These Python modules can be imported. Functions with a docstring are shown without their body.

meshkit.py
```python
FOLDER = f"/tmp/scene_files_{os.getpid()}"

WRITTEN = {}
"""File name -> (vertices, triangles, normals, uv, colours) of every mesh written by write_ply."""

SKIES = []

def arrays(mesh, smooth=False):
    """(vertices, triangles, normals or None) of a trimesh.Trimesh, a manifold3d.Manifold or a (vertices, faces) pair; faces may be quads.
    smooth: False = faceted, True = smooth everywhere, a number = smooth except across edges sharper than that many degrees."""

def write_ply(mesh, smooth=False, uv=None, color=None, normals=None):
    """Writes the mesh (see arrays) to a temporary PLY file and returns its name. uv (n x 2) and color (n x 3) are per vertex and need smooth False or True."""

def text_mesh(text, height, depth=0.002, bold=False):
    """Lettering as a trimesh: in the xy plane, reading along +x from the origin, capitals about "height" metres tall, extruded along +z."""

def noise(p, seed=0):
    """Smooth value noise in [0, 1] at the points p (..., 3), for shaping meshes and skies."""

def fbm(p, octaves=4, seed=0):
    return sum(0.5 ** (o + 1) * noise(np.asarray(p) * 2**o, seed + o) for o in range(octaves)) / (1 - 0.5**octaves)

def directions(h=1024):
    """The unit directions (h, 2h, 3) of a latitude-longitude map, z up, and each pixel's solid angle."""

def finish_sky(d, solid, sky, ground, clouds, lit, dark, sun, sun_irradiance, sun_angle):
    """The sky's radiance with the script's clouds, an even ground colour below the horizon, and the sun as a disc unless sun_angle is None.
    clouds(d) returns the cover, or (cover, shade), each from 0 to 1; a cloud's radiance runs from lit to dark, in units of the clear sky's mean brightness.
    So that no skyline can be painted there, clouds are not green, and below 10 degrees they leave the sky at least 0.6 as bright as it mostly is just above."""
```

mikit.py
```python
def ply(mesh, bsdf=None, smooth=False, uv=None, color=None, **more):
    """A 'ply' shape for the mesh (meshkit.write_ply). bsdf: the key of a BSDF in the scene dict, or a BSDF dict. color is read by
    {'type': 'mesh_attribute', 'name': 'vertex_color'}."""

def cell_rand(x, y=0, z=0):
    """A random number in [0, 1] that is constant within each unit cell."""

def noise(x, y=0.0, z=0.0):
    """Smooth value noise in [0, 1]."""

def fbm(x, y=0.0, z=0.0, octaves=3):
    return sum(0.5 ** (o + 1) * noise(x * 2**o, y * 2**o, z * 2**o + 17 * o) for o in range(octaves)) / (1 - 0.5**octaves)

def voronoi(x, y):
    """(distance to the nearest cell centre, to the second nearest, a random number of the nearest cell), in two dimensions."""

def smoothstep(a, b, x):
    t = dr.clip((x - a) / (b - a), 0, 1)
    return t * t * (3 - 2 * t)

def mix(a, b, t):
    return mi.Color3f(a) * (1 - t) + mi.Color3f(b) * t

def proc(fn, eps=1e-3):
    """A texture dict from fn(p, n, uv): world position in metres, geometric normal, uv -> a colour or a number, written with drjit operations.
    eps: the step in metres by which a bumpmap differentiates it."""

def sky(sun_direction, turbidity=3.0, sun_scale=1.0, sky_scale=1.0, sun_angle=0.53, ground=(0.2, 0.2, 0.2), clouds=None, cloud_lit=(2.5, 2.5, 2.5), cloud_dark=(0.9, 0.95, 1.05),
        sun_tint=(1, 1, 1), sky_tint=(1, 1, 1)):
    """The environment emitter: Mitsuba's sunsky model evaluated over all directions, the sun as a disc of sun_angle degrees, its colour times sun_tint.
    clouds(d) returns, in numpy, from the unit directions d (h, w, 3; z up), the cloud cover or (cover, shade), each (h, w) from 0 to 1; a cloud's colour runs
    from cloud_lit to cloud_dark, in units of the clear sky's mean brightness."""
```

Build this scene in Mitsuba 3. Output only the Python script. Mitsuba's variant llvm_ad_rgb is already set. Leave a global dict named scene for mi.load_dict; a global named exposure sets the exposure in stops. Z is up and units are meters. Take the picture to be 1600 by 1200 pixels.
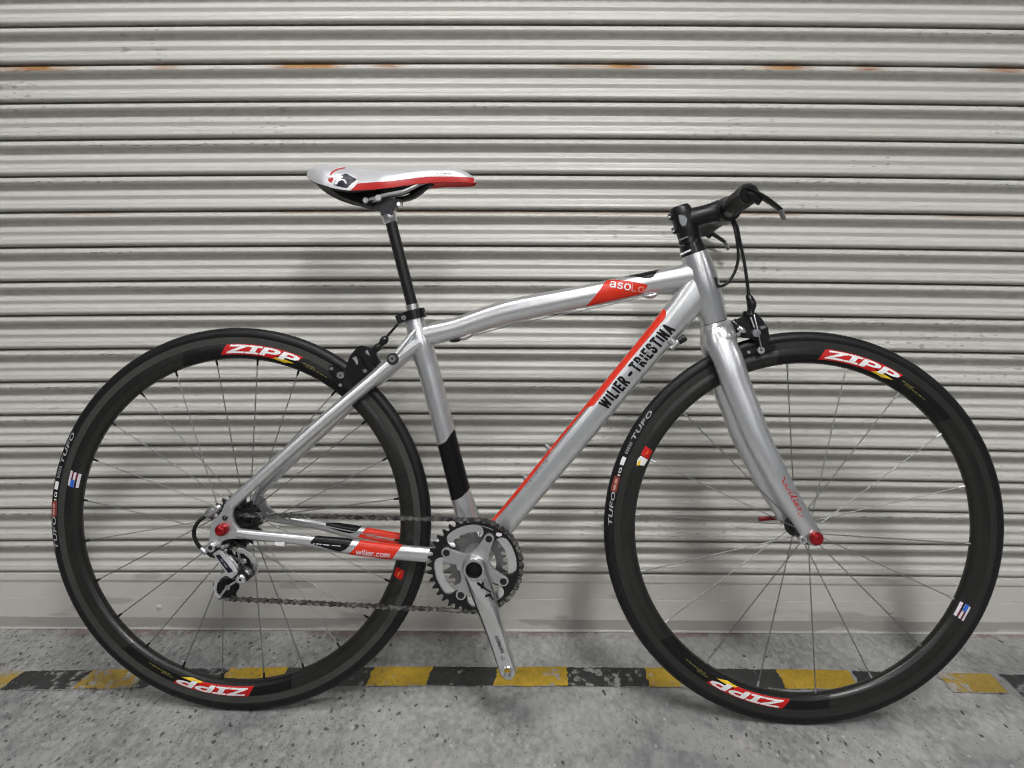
import math
import numpy as np
import trimesh
import mitsuba as mi
import drjit as dr
import mikit
import meshkit
from scipy.interpolate import CubicSpline, PchipInterpolator, LinearNDInterpolator
from shapely.geometry import Polygon, LineString, Point, box as sbox
from shapely.ops import unary_union
from shapely import affinity

T = mi.ScalarTransform4f
rng = np.random.default_rng(7)
scene, labels = {}, {}

# ------------------------------------------------------------------ camera, light, exposure
exposure = 0.82
CAM = [0.0, 0.0, 0.7841]
scene['camera'] = {
    'type': 'perspective', 'fov': 67.376, 'fov_axis': 'x', 'near_clip': 0.05, 'far_clip': 60.0,
    'to_world': T().look_at(origin=CAM, target=[0.0, 0.986635, 0.7841 - 0.162946], up=[-0.003198, 0.162945, 0.98663]),
}
# the glow of the covered yard behind the camera, even in all directions
scene['yard_glow'] = {'type': 'constant', 'radiance': {'type': 'rgb', 'value': [0.062, 0.064, 0.068]}}
# ceiling tube lamps: (x, y, half length along x, half width, strength)
LAMP_Z = 2.75
LAMPS = [(0.55, -0.75, 0.18, 0.62, 23.0), (-1.9, -0.9, 0.18, 0.62, 7.0), (3.0, -0.9, 0.18, 0.62, 6.0), (-0.40, 0.66, 0.52, 0.05, 27.0), (-1.6, -4.2, 0.10, 1.5, 7.6), (0.0, -4.2, 0.10, 1.5, 7.6), (1.6, -4.2, 0.10, 1.5, 7.6)]
LAMP_LOOK = ['broad ceiling lamp above the front wheel side of the picture', 'broad ceiling lamp far to the left of the bicycle', 'broad ceiling lamp far to the right of the bicycle', 'slim tube lamp hanging nearest the shutter, above the saddle', 'long tube lamp behind the viewer, leftmost of three', 'long tube lamp behind the viewer, middle of three', 'long tube lamp behind the viewer, rightmost of three']

# ------------------------------------------------------------------ materials
def rgb(r, g, b):
    return {'type': 'rgb', 'value': [r, g, b]}

def princ(key, col, rough=0.4, metal=0.0, coat=0.0, spec=0.5, **more):
    scene[key] = {'type': 'twosided', 'm': {'type': 'principled', 'base_color': col if isinstance(col, dict) else rgb(*col), 'roughness': rough if isinstance(rough, dict) else float(rough),
                  'metallic': float(metal), 'clearcoat': float(coat), 'clearcoat_gloss': 0.95, 'specular': float(spec), **more}}
    return key

sm, mix, noise, fbm = mikit.smoothstep, mikit.mix, mikit.noise, mikit.fbm

def flake(p, n, uv):
    f = noise(p.x * 1100, p.y * 1100, p.z * 1100)
    return mix((0.60, 0.605, 0.62), (0.74, 0.745, 0.76), f)

def carbon(p, n, uv):
    a = noise(p.x * 500, p.y * 500, p.z * 500)
    b = fbm(p.x * 25, p.y * 25, p.z * 25)
    return mix((0.004, 0.004, 0.0038), (0.021, 0.020, 0.0185), 0.5 * a + 0.5 * b)

def track(p, n, uv):
    a = noise(p.x * 300, p.y * 300, p.z * 300)
    b = fbm(p.x * 12, p.y * 12, p.z * 12)
    return mix((0.028, 0.028, 0.026), (0.068, 0.067, 0.062), 0.35 * a + 0.65 * b)

def rubber(p, n, uv):
    a = fbm(p.x * 60, p.y * 60, p.z * 60)
    return mix((0.003, 0.003, 0.0035), (0.009, 0.009, 0.0095), a)

def chainc(p, n, uv):
    a = noise(p.x * 220, p.y * 220, p.z * 220)
    return mix((0.05, 0.046, 0.043), (0.46, 0.45, 0.43), a * a)

SLAT_Z = [1.2120, 1.1433, 1.0751, 1.0073, 0.9394, 0.8715, 0.8042, 0.7373, 0.6706, 0.6030, 0.5366, 0.4688, 0.4034, 0.3363, 0.2707, 0.1999, 0.1295]
RUST = [(-0.90, 0.085, 0.8), (-0.655, 0.03, 0.5), (-0.385, 0.07, 1.3), (-0.235, 0.04, 0.55), (0.13, 0.06, 0.3), (0.215, 0.05, 1.0), (0.51, 0.06, 0.75), (0.665, 0.035, 0.6), (0.925, 0.06, 0.6)]

def shutter_paint(p, n, uv):
    d = uv.y                                                   # how far down the slat, 0 to 1
    row = uv.x                                                 # number of the slat
    wide = fbm(p.x * 1.6 + row * 7.3, p.z * 9.0, 3.0)
    fine = fbm(p.x * 70, p.z * 170, row * 3.1)
    col = mix((0.515, 0.502, 0.462), (0.615, 0.603, 0.562), 0.7 * wide + 0.3 * fine)
    # dirt that has settled under the hem, in a ragged line of dots
    spots = fbm(p.x * 95 + row * 31, d * 30, 5.0)
    zone = sm(0.09, 0.13, d) * (1 - sm(0.15, 0.20, d))
    runs = sm(0.52, 0.72, fbm(p.x * 2.6 + row * 13.7, row * 2.2, 1.0))
    dirt = 0.8 * zone * runs * sm(0.56, 0.68, spots)
    col = mix(col, (0.11, 0.115, 0.11), 0.75 * dirt)
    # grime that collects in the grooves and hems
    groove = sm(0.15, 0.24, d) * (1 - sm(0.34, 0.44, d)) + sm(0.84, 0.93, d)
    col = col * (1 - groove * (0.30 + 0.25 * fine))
    # odd scuffs
    sc = sm(0.80, 0.88, noise(p.x * 75 + row * 5, p.z * 380, 9.0)) * sm(0.66, 0.85, noise(p.x * 4.3, row * 1.7, 4.0))
    col = mix(col, (0.18, 0.18, 0.17), 0.5 * sc)
    # rust on the one slat that has lost its paint
    rust = mi.Float(0)
    for x, w, s in RUST:
        rust += s * dr.exp(-dr.square((p.x - x) / w) * 1.6)
    rz = dr.select(dr.abs(row - 2) < 0.5, mi.Float(1), mi.Float(0))
    rust = dr.clip(1.35 * rust * (0.35 + 1.1 * fbm(p.x * 30, d * 20, 2.0)), 0, 1) * (1 - sm(0.10, 0.17, d)) * rz
    r5 = dr.select(dr.abs(row - 6) < 0.5, mi.Float(1), mi.Float(0))
    rust += r5 * 0.5 * sm(0.5, 0.7, fbm(p.x * 5, 8.0, 1.0)) * (1 - sm(0.04, 0.09, d))
    col = mix(col, mix((0.27, 0.095, 0.03), (0.46, 0.27, 0.11), noise(p.x * 22, d * 9)), dr.clip(rust, 0, 1))
    return col

def rail_paint(p, n, uv):
    z = p.z
    fine = fbm(p.x * 40, p.z * 60, 1.0)
    col = mix((0.55, 0.535, 0.495), (0.63, 0.615, 0.57), 0.4 * fine + 0.6 * fbm(p.x * 2.2, p.z * 5, 7.0))
    # splash band at the foot, worn away in scallops
    edge = 0.027 + 0.0022 * fbm(p.x * 30, 2.0, 3.0)
    scal = sm(0.55, 0.62, fbm(p.x * 4.2 + 3.1, 1.5, 8.0) + 0.10 * fbm(p.x * 45, z * 40, 2.0) - (z - 0.004) * 6.5)
    band = (1 - sm(edge - 0.0008, edge + 0.0008, z)) * (1 - 0.85 * scal) * sm(0.0035, 0.0055, z)
    col = mix(col, (0.36, 0.345, 0.32), 0.86 * band)
    sm2 = sm(0.66, 0.78, fbm(p.x * 9, z * 30, 4.0))
    return mix(col, (0.30, 0.29, 0.27), 0.5 * sm2)

def concrete_base(p):
    big = fbm(p.x * 2.1 + 3, p.y * 2.1, 1.0, octaves=4)
    mid = fbm(p.x * 11, p.y * 8, 5.0, octaves=4)
    fine = fbm(p.x * 150, p.y * 80, 2.0, octaves=4)
    t = 0.24 * big + 0.34 * mid + 0.42 * fine
    col = mix((0.12, 0.122, 0.125), (0.48, 0.476, 0.46), dr.clip(0.49 + 1.6 * (t - 0.5), 0, 1))
    blot = sm(0.55, 0.66, fbm(p.x * 6.5 + 8, p.y * 6.5, 11.0, octaves=4))
    wear = sm(0.50, 0.62, fbm(p.x * 17 + 2, p.y * 13, 21.0, octaves=4))
    col = mix(col, (0.15, 0.155, 0.165), 0.42 * blot)
    return mix(col, (0.44, 0.435, 0.415), 0.30 * wear)

def pits(p):
    wx = p.x + 0.012 * (fbm(p.x * 60, p.y * 60, 1.0) - 0.5)
    wy = p.y + 0.024 * (fbm(p.x * 50 + 9, p.y * 40, 4.0) - 0.5)
    a = mikit.voronoi(wx * 88, wy * 46)
    left = sm(-0.10, -0.50, p.x + 0.5 * (fbm(p.x * 3, p.y * 3, 2.0) - 0.5))
    worn = dr.clip(left + 0.35 * sm(0.52, 0.75, fbm(p.x * 4, p.y * 4, 9.0)) + 0.08, 0, 1)
    size = 0.10 + 0.26 * mikit.cell_rand(a[2] * 9999.0, 3.0)
    big = sm(size, size * 0.55, a[0]) * dr.select(a[2] < 0.26 * worn, mi.Float(1), mi.Float(0))
    b = mikit.voronoi(wx * 260 + 5, wy * 130)
    small = sm(0.36, 0.16, b[0]) * dr.select(b[2] < 0.07 + 0.20 * worn, mi.Float(1), mi.Float(0))
    return big, small, a[2]

def concrete(p, n, uv):
    col = concrete_base(p)
    big, small, rnd = pits(p)
    col = mix(col, mix((0.05, 0.055, 0.06), (0.13, 0.12, 0.105), rnd * 3.5), 0.85 * big)
    col = mix(col, (0.085, 0.09, 0.095), 0.55 * small)
    c = mikit.voronoi(p.x * 60 + 3, p.y * 40 + 7)
    light = sm(0.22, 0.10, c[0]) * dr.select(c[2] < 0.035, mi.Float(1), mi.Float(0))
    col = mix(col, (0.55, 0.54, 0.52), 0.5 * light)
    # old red paint that ran along the foot of the shutter
    red = sm(1.492, 1.512, p.y) * sm(0.42, 0.58, fbm(p.x * 3.0 + 1.7, 4.0, 2.0)) * sm(0.35, 0.6, fbm(p.x * 40, p.y * 40, 6.0))
    return mix(col, (0.19, 0.10, 0.10), 0.6 * red)

def concrete_height(p, n, uv):
    big, small, rnd = pits(p)
    return 0.0012 * fbm(p.x * 90, p.y * 60, 2.0) - 0.0022 * big - 0.0010 * small

def stripe(lo, hi, worn):
    def f(p, n, uv):
        m = fbm(p.x * 22, p.y * 22, 3.0)
        fine = fbm(p.x * 160, p.y * 110, 1.0)
        col = mix(lo, hi, 0.55 * m + 0.45 * fine)
        big, small, rnd = pits(p)
        edge = dr.minimum(uv.y, 1 - uv.y) * 0.069
        ragged = 0.006 * fbm(p.x * 60, p.y * 45, 6.0, octaves=4) + 0.004 * (fbm(p.x * 240, p.y * 150, 2.0) - 0.5)
        rub = sm(0.62 - worn, 0.76 - worn, 0.45 * fbm(p.x * 9 + 2, p.y * 9, 8.0) + 0.55 * fbm(p.x * 90, p.y * 60, 4.0))
        rub = dr.clip(0.8 * rub + sm(ragged + 0.0012, ragged - 0.0012, edge), 0, 1)
        col = mix(col, concrete_base(p), rub)
        return mix(col, (0.05, 0.05, 0.05), dr.clip(0.5 * small + 0.5 * big, 0, 1))
    return f

princ('silver_paint', mikit.proc(flake), 0.30, metal=0.85, coat=0.9)
princ('white_silver_paint', (0.74, 0.75, 0.76), 0.30, metal=0.25, coat=0.8)
princ('polished_aluminium', (0.80, 0.80, 0.81), 0.20, metal=1.0)
princ('satin_aluminium', (0.60, 0.60, 0.61), 0.36, metal=1.0)
princ('grey_aluminium', (0.42, 0.42, 0.42), 0.42, metal=1.0)
princ('worn_steel', (0.22, 0.22, 0.22), 0.40, metal=1.0)
princ('dark_metal', (0.055, 0.055, 0.06), 0.38, metal=0.6)
princ('gloss_black', (0.006, 0.006, 0.007), 0.22, coat=0.3, spec=0.4)
princ('satin_black', (0.007, 0.007, 0.008), 0.34, spec=0.35)
princ('matt_black', (0.007, 0.007, 0.007), 0.6, spec=0.25)
princ('post_carbon', (0.010, 0.010, 0.010), 0.40, spec=0.35)
princ('carbon', mikit.proc(carbon), 0.30, spec=0.5)
princ('brake_track', mikit.proc(track), 0.5, spec=0.3)
princ('brake_track_clean', (0.022, 0.0215, 0.020), 0.42, spec=0.35)
princ('rim_film', (0.0055, 0.0055, 0.0055), 0.33, spec=0.3)
princ('rubber', mikit.proc(rubber), 0.44, spec=0.35)
princ('steel_chain', mikit.proc(chainc), 0.34, metal=0.85)
princ('steel_spoke', (0.36, 0.36, 0.36), 0.33, metal=1.0)
princ('red_anodised', (0.42, 0.012, 0.018), 0.25, metal=0.8, coat=0.5)
princ('dark_red_anodised', (0.17, 0.012, 0.015), 0.35, metal=0.6)
princ('decal_red', (0.70, 0.030, 0.010), 0.34, coat=0.2, spec=0.35)
princ('decal_crimson', (0.55, 0.012, 0.012), 0.40, spec=0.3)
princ('decal_black', (0.004, 0.004, 0.005), 0.28, spec=0.3)
princ('decal_navy', (0.006, 0.006, 0.020), 0.32, spec=0.3)
princ('decal_white', (0.80, 0.80, 0.80), 0.40)
princ('decal_pale', (0.36, 0.36, 0.36), 0.5)
princ('decal_pink', (0.80, 0.36, 0.30), 0.40)
princ('decal_yellow', (0.80, 0.52, 0.02), 0.40)
princ('decal_orange', (0.85, 0.28, 0.03), 0.40)
princ('decal_olive', (0.16, 0.135, 0.03), 0.45)
princ('decal_blue', (0.03, 0.13, 0.60), 0.40)
princ('decal_maroon', (0.13, 0.012, 0.022), 0.45)
princ('decal_grey', (0.20, 0.20, 0.205), 0.45)
princ('decal_lilac', (0.70, 0.64, 0.70), 0.40)
princ('decal_rust', (0.22, 0.035, 0.02), 0.50)
princ('decal_dull_pink', (0.42, 0.25, 0.22), 0.50)
princ('decal_mark', (0.22, 0.23, 0.25), 0.45)
princ('saddle_silver', (0.60, 0.60, 0.62), 0.36, metal=0.35, coat=0.3)
princ('saddle_red', (0.50, 0.016, 0.014), 0.38, spec=0.35)
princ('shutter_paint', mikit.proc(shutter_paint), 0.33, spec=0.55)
princ('rail_paint', mikit.proc(rail_paint), 0.42)
princ('lamp_case', (0.75, 0.75, 0.74), 0.5)
princ('stripe_yellow', mikit.proc(stripe((0.30, 0.19, 0.018), (0.56, 0.36, 0.028), 0.045)), 0.6)
princ('stripe_yellow_worn', mikit.proc(stripe((0.25, 0.17, 0.035), (0.44, 0.29, 0.05), 0.085)), 0.65)
princ('stripe_black', mikit.proc(stripe((0.014, 0.0145, 0.015), (0.045, 0.045, 0.045), 0.05)), 0.6)
scene['concrete'] = {'type': 'twosided', 'm': {'type': 'bumpmap', 'arbitrary': {**mikit.proc(concrete_height, eps=0.0006)}, 'scale': 1.0,
                     'bsdf': {'type': 'principled', 'base_color': mikit.proc(concrete), 'roughness': 0.66, 'specular': 0.35}}}

# ------------------------------------------------------------------ frames of reference and mesh helpers
# bicycle frame: u forward from the rear hub, v up in the plane of the wheels, w out towards the drive side
BO = np.array([-0.47404, 1.236166, 0.0])
BU = np.array([0.999320, -0.036879, 0.0])
BV = np.array([0.004897, 0.132691, 0.991145])
BW = np.array([-0.036553, -0.990471, 0.132781])
BM = np.stack([BU, BV, BW])

def to_world(v):
    return BO + np.asarray(v) @ BM

def put(key, mesh, mat, smooth=35):
    n, k = key, 0
    while n in scene:
        k += 1
        n = f'{key}_{k:03d}'
    m = trimesh.Trimesh(to_world(mesh.vertices), mesh.faces, process=False)
    if smooth not in (False, True):
        m.merge_vertices()
    scene[n] = mikit.ply(m, mat, smooth)
    return n

cat = trimesh.util.concatenate
B = 'bicycle__'
PX = 0.0011                       # one unit of the drawings in metres

SURF = {}

def sweep(pts, ra, rb=None, n=28, m=None, k=2.0, name=None, caps=True):
    """A tube along the points with half widths ra (in the plane of the wheels) and rb (across), in drawing units."""
    pts = np.array(pts, float)
    ra = np.array(ra if np.ndim(ra) else [ra] * len(pts), float) * PX
    rb = ra if rb is None else np.array(rb if np.ndim(rb) else [rb] * len(pts), float) * PX
    s = np.r_[0, np.cumsum(np.linalg.norm(np.diff(pts, axis=0), axis=1))]
    m = m or max(2, 10 * (len(pts) - 1) + 1)
    t = np.linspace(0, s[-1], m)
    if len(pts) == 2:
        c = pts[0] + (pts[1] - pts[0]) * (t / s[-1])[:, None]
        a, b = np.interp(t, s, ra), np.interp(t, s, rb)
    else:
        c = CubicSpline(s, pts)(t)
        a, b = PchipInterpolator(s, ra)(t), PchipInterpolator(s, rb)(t)
    tan = np.gradient(c, axis=0)
    tan /= np.linalg.norm(tan, axis=1, keepdims=True)
    ref = np.array([0, 0, 1.0]) if np.abs(tan[:, 2]).max() < 0.9 else np.array([1.0, 0, 0]) if np.abs(tan[:, 0]).max() < 0.9 else np.array([0, 1.0, 0])
    e1 = np.cross(ref, tan)
    e1 /= np.linalg.norm(e1, axis=1, keepdims=True)
    e2 = np.cross(tan, e1)
    ang = np.linspace(0, 2 * np.pi, n, endpoint=False)
    ca, sa = np.cos(ang), np.sin(ang)
    ca, sa = np.sign(ca) * np.abs(ca) ** (2 / k), np.sign(sa) * np.abs(sa) ** (2 / k)
    ring = c[:, None] + (a[:, None] * ca)[..., None] * e1[:, None] + (b[:, None] * sa)[..., None] * e2[:, None]
    v = ring.reshape(-1, 3)
    i, j = np.meshgrid(np.arange(m - 1), np.arange(n), indexing='ij')
    p, q_ = i * n + j, i * n + (j + 1) % n
    f = np.concatenate([np.stack([p, q_, q_ + n], -1).reshape(-1, 3), np.stack([p, q_ + n, p + n], -1).reshape(-1, 3)])
    if caps:
        v = np.vstack([v, c[0], c[-1]])
        jj = np.arange(n)
        f = np.vstack([f, np.stack([np.full(n, m * n), (jj + 1) % n, jj], 1), np.stack([np.full(n, m * n + 1), (m - 1) * n + jj, (m - 1) * n + (jj + 1) % n], 1)])
    if name:
        SURF[name] = (c, e1, e2, a, b, k)
    return trimesh.Trimesh(v, f, process=False)

def on_tube(name, eps=0.00035):
    c, e1, e2, a, b, k = SURF[name]
    cc, ee = np.array([np.interp(np.linspace(0, len(c) - 1, 600), np.arange(len(c)), c[:, i]) for i in range(3)]).T, None
    at = lambda x: np.array([np.interp(np.linspace(0, len(c) - 1, 600), np.arange(len(c)), x[:, i]) for i in range(x.shape[1])]).T
    E1, E2, A, Bq = at(e1), at(e2), at(a[:, None])[:, 0], at(b[:, None])[:, 0]

    def f(P):
        out = []
        for u, v in P:
            i = np.argmin((cc[:, 0] - u) ** 2 + (cc[:, 1] - v) ** 2)
            d = np.array([u - cc[i, 0], v - cc[i, 1]]) @ E1[i, :2] / max(np.hypot(*E1[i, :2]), 1e-6)
            t = np.array([u - cc[i, 0], v - cc[i, 1]]) - d * E1[i, :2]
            x = np.clip(d / A[i], -0.997, 0.997)
            y = (1 - abs(x) ** k) ** (1 / k)
            sgn = 1 if E2[i, 2] > 0 else -1
            q = cc[i] + E1[i] * x * (A[i] + eps) + E2[i] * sgn * y * (Bq[i] + eps)
            q[:2] += t
            out.append(q)
        return np.array(out)
    return f

def polys(g):
    return [x for x in getattr(g, 'geoms', [g]) if x.geom_type == 'Polygon' and x.area > 1e-10]

def sheet(shape, where, step=0.004):
    """A thin flat print: the shape (flat coordinates) laid on a surface by where(points)."""
    ms = []
    for g in polys(shape):
        v, f = trimesh.creation.triangulate_polygon(g, engine='earcut')
        v3 = np.c_[v, np.zeros(len(v))]
        v3, f = trimesh.remesh.subdivide_to_size(v3, f, step, max_iter=9)
        ms.append(trimesh.Trimesh(where(v3[:, :2]), f, process=False))
    return cat(ms)

def glyphs(text, bold=True):
    m = meshkit.text_mesh(text, 1.0, 0.1, bold)
    tri = m.vertices[m.faces]
    top = np.all(tri[:, :, 2] > 0.09, axis=1)
    g = unary_union([Polygon(t[:, :2]).buffer(1e-4) for t in tri[top]])
    x0, y0, x1, y1 = g.bounds
    return affinity.translate(g, -x0, 0)

def between(g, a0, a1, t0, slant=0.0):
    """Lettering of height 1 laid from a0 to a1 with its upright at a0 reaching t0."""
    L = g.bounds[2]
    a0, a1, t0 = (np.array(x[:2]) for x in (a0, a1, t0))
    ex, ey = (a1 - a0) / L, t0 - a0
    ey = ey + slant * np.linalg.norm(ey) * (a1 - a0) / np.linalg.norm(a1 - a0)
    return affinity.affine_transform(g, [ex[0], ey[0], ex[1], ey[1], a0[0], a0[1]])

def P2(pts):
    return Polygon([p[:2] for p in pts])

def revolve(profile, center, n=160, closed=True, axis_w=0.0):
    """profile (radius, w) turned about the axle through center."""
    pr = np.array(profile, float)
    k = len(pr)
    a = np.linspace(0, 2 * np.pi, n, endpoint=False)
    v = np.stack([center[0] + np.outer(np.cos(a), pr[:, 0]), center[1] + np.outer(np.sin(a), pr[:, 0]), np.tile(pr[:, 1] + axis_w, (n, 1))], -1).reshape(-1, 3)
    f = []
    i = np.arange(n)
    for j in range(k if closed else k - 1):
        j2 = (j + 1) % k
        p, q_ = i * k + j, i * k + j2
        p2, q2 = ((i + 1) % n) * k + j, ((i + 1) % n) * k + j2
        f += [np.stack([p, p2, q2], 1), np.stack([p, q2, q_], 1)]
    m = trimesh.Trimesh(v, np.vstack(f), process=False)
    if m.volume < 0 and closed:
        m.invert()
    return m

def slab(shape, w0, w1, bevel=0.0, steps=2, both=False):
    """A plate of the given outline from w0 to w1 with eased edges on the w1 side (and on w0 too with both)."""
    ms = []
    layers = [(w0 + (bevel if both else 0), w1 - bevel, 0.0)]
    for s in range(1, steps + 1):
        t = s / steps
        ins = bevel * (1 - math.sqrt(max(0, 1 - t * t)))
        layers.append((w0 + (bevel * (1 - t) if both else 0), w1 - bevel * (1 - t), ins))
    for lo, hi, ins in layers if bevel else [(w0, w1, 0)]:
        for g in polys(shape.buffer(-ins)):
            m = trimesh.creation.extrude_polygon(g.simplify(2e-5), hi - lo, engine='earcut')
            m.apply_translation([0, 0, lo])
            ms.append(m)
    return cat(ms)

def round_poly(pts, r):
    g = P2(pts)
    return g.buffer(-r * PX).buffer(2 * r * PX, quad_segs=6).buffer(-r * PX)

def disc(p, r, w0, w1, bevel=0.0008, n=24, hole=0.0):
    if hole:
        return revolve([(hole * PX, w0), (r * PX - bevel, w0), (r * PX, w0 + bevel), (r * PX, w1 - bevel), (r * PX - bevel, w1), (hole * PX, w1)], p[:2], n)
    return revolve([(0.0, w0), (r * PX - bevel, w0), (r * PX, w0 + bevel), (r * PX, w1 - bevel), (r * PX - bevel, w1), (0.0, w1)], p[:2], n)

def rod(a, b, r, n=10, r2=None):
    return sweep([a, b], [r, r2 or r], n=n, m=2)

def stroke(pts, width, cap=1):
    return LineString([p[:2] for p in pts]).buffer(width * PX / 2, cap_style=cap, quad_segs=4)

# ------------------------------------------------------------------ lamps under the ceiling (out of the picture)
for i, (x, y, hx, hy, s) in enumerate(LAMPS):
    name = 'ceiling_lamp' + (f'_{i:03d}' if i else '')
    lz = 2.50 if i == 3 else LAMP_Z
    v = np.array([[x - hx, y - hy, lz], [x - hx, y + hy, lz], [x + hx, y + hy, lz], [x + hx, y - hy, lz]])
    scene[name + '__diffuser'] = mikit.ply((v, np.array([[0, 1, 2], [0, 2, 3]])), 'lamp_case', emitter={'type': 'area', 'radiance': rgb(s, s * 1.0, s * 0.985)})
    case = trimesh.creation.box(extents=[2 * hx + 0.04, 2 * hy + 0.04, 0.08])
    case.apply_translation([x, y, lz + 0.045])
    scene[name + '__housing'] = mikit.ply(case, 'lamp_case')
    labels[name] = {'label': LAMP_LOOK[i], 'category': 'ceiling lamp', 'group': 'ceiling lamps above the bicycle'}

# ------------------------------------------------------------------ floor and its painted line
g = np.array([[-6, -5, 0], [6, -5, 0], [6, 1.60, 0], [-6, 1.60, 0.0]])
scene['floor'] = mikit.ply((g, np.array([[0, 1, 2], [0, 2, 3]])), 'concrete', uv=g[:, :2])
labels['floor'] = {'label': 'grey pitted concrete floor with a yellow and black painted line', 'kind': 'structure'}

#  x0, x1, paint
BLOCKS = [(-1.30, -1.135, 'stripe_black'), (-1.13, -0.928, 'stripe_yellow_worn'), (-0.920, -0.806, 'stripe_black'), (-0.80, -0.692, 'stripe_yellow_worn'), (-0.686, -0.545, 'stripe_black'),
          (-0.540, -0.428, 'stripe_yellow'), (-0.424, -0.268, 'stripe_black'), (-0.264, -0.152, 'stripe_yellow'), (-0.148, -0.030, 'stripe_black'), (-0.026, 0.110, 'stripe_yellow'),
          (0.114, 0.255, 'stripe_black'), (0.259, 0.372, 'stripe_yellow'), (0.376, 0.506, 'stripe_black'), (0.511, 0.648, 'stripe_yellow'), (0.655, 0.735, 'stripe_black'),
          (0.815, 0.915, 'stripe_yellow_worn'), (0.935, 1.06, 'stripe_black'), (1.065, 1.20, 'stripe_yellow_worn')]
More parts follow.
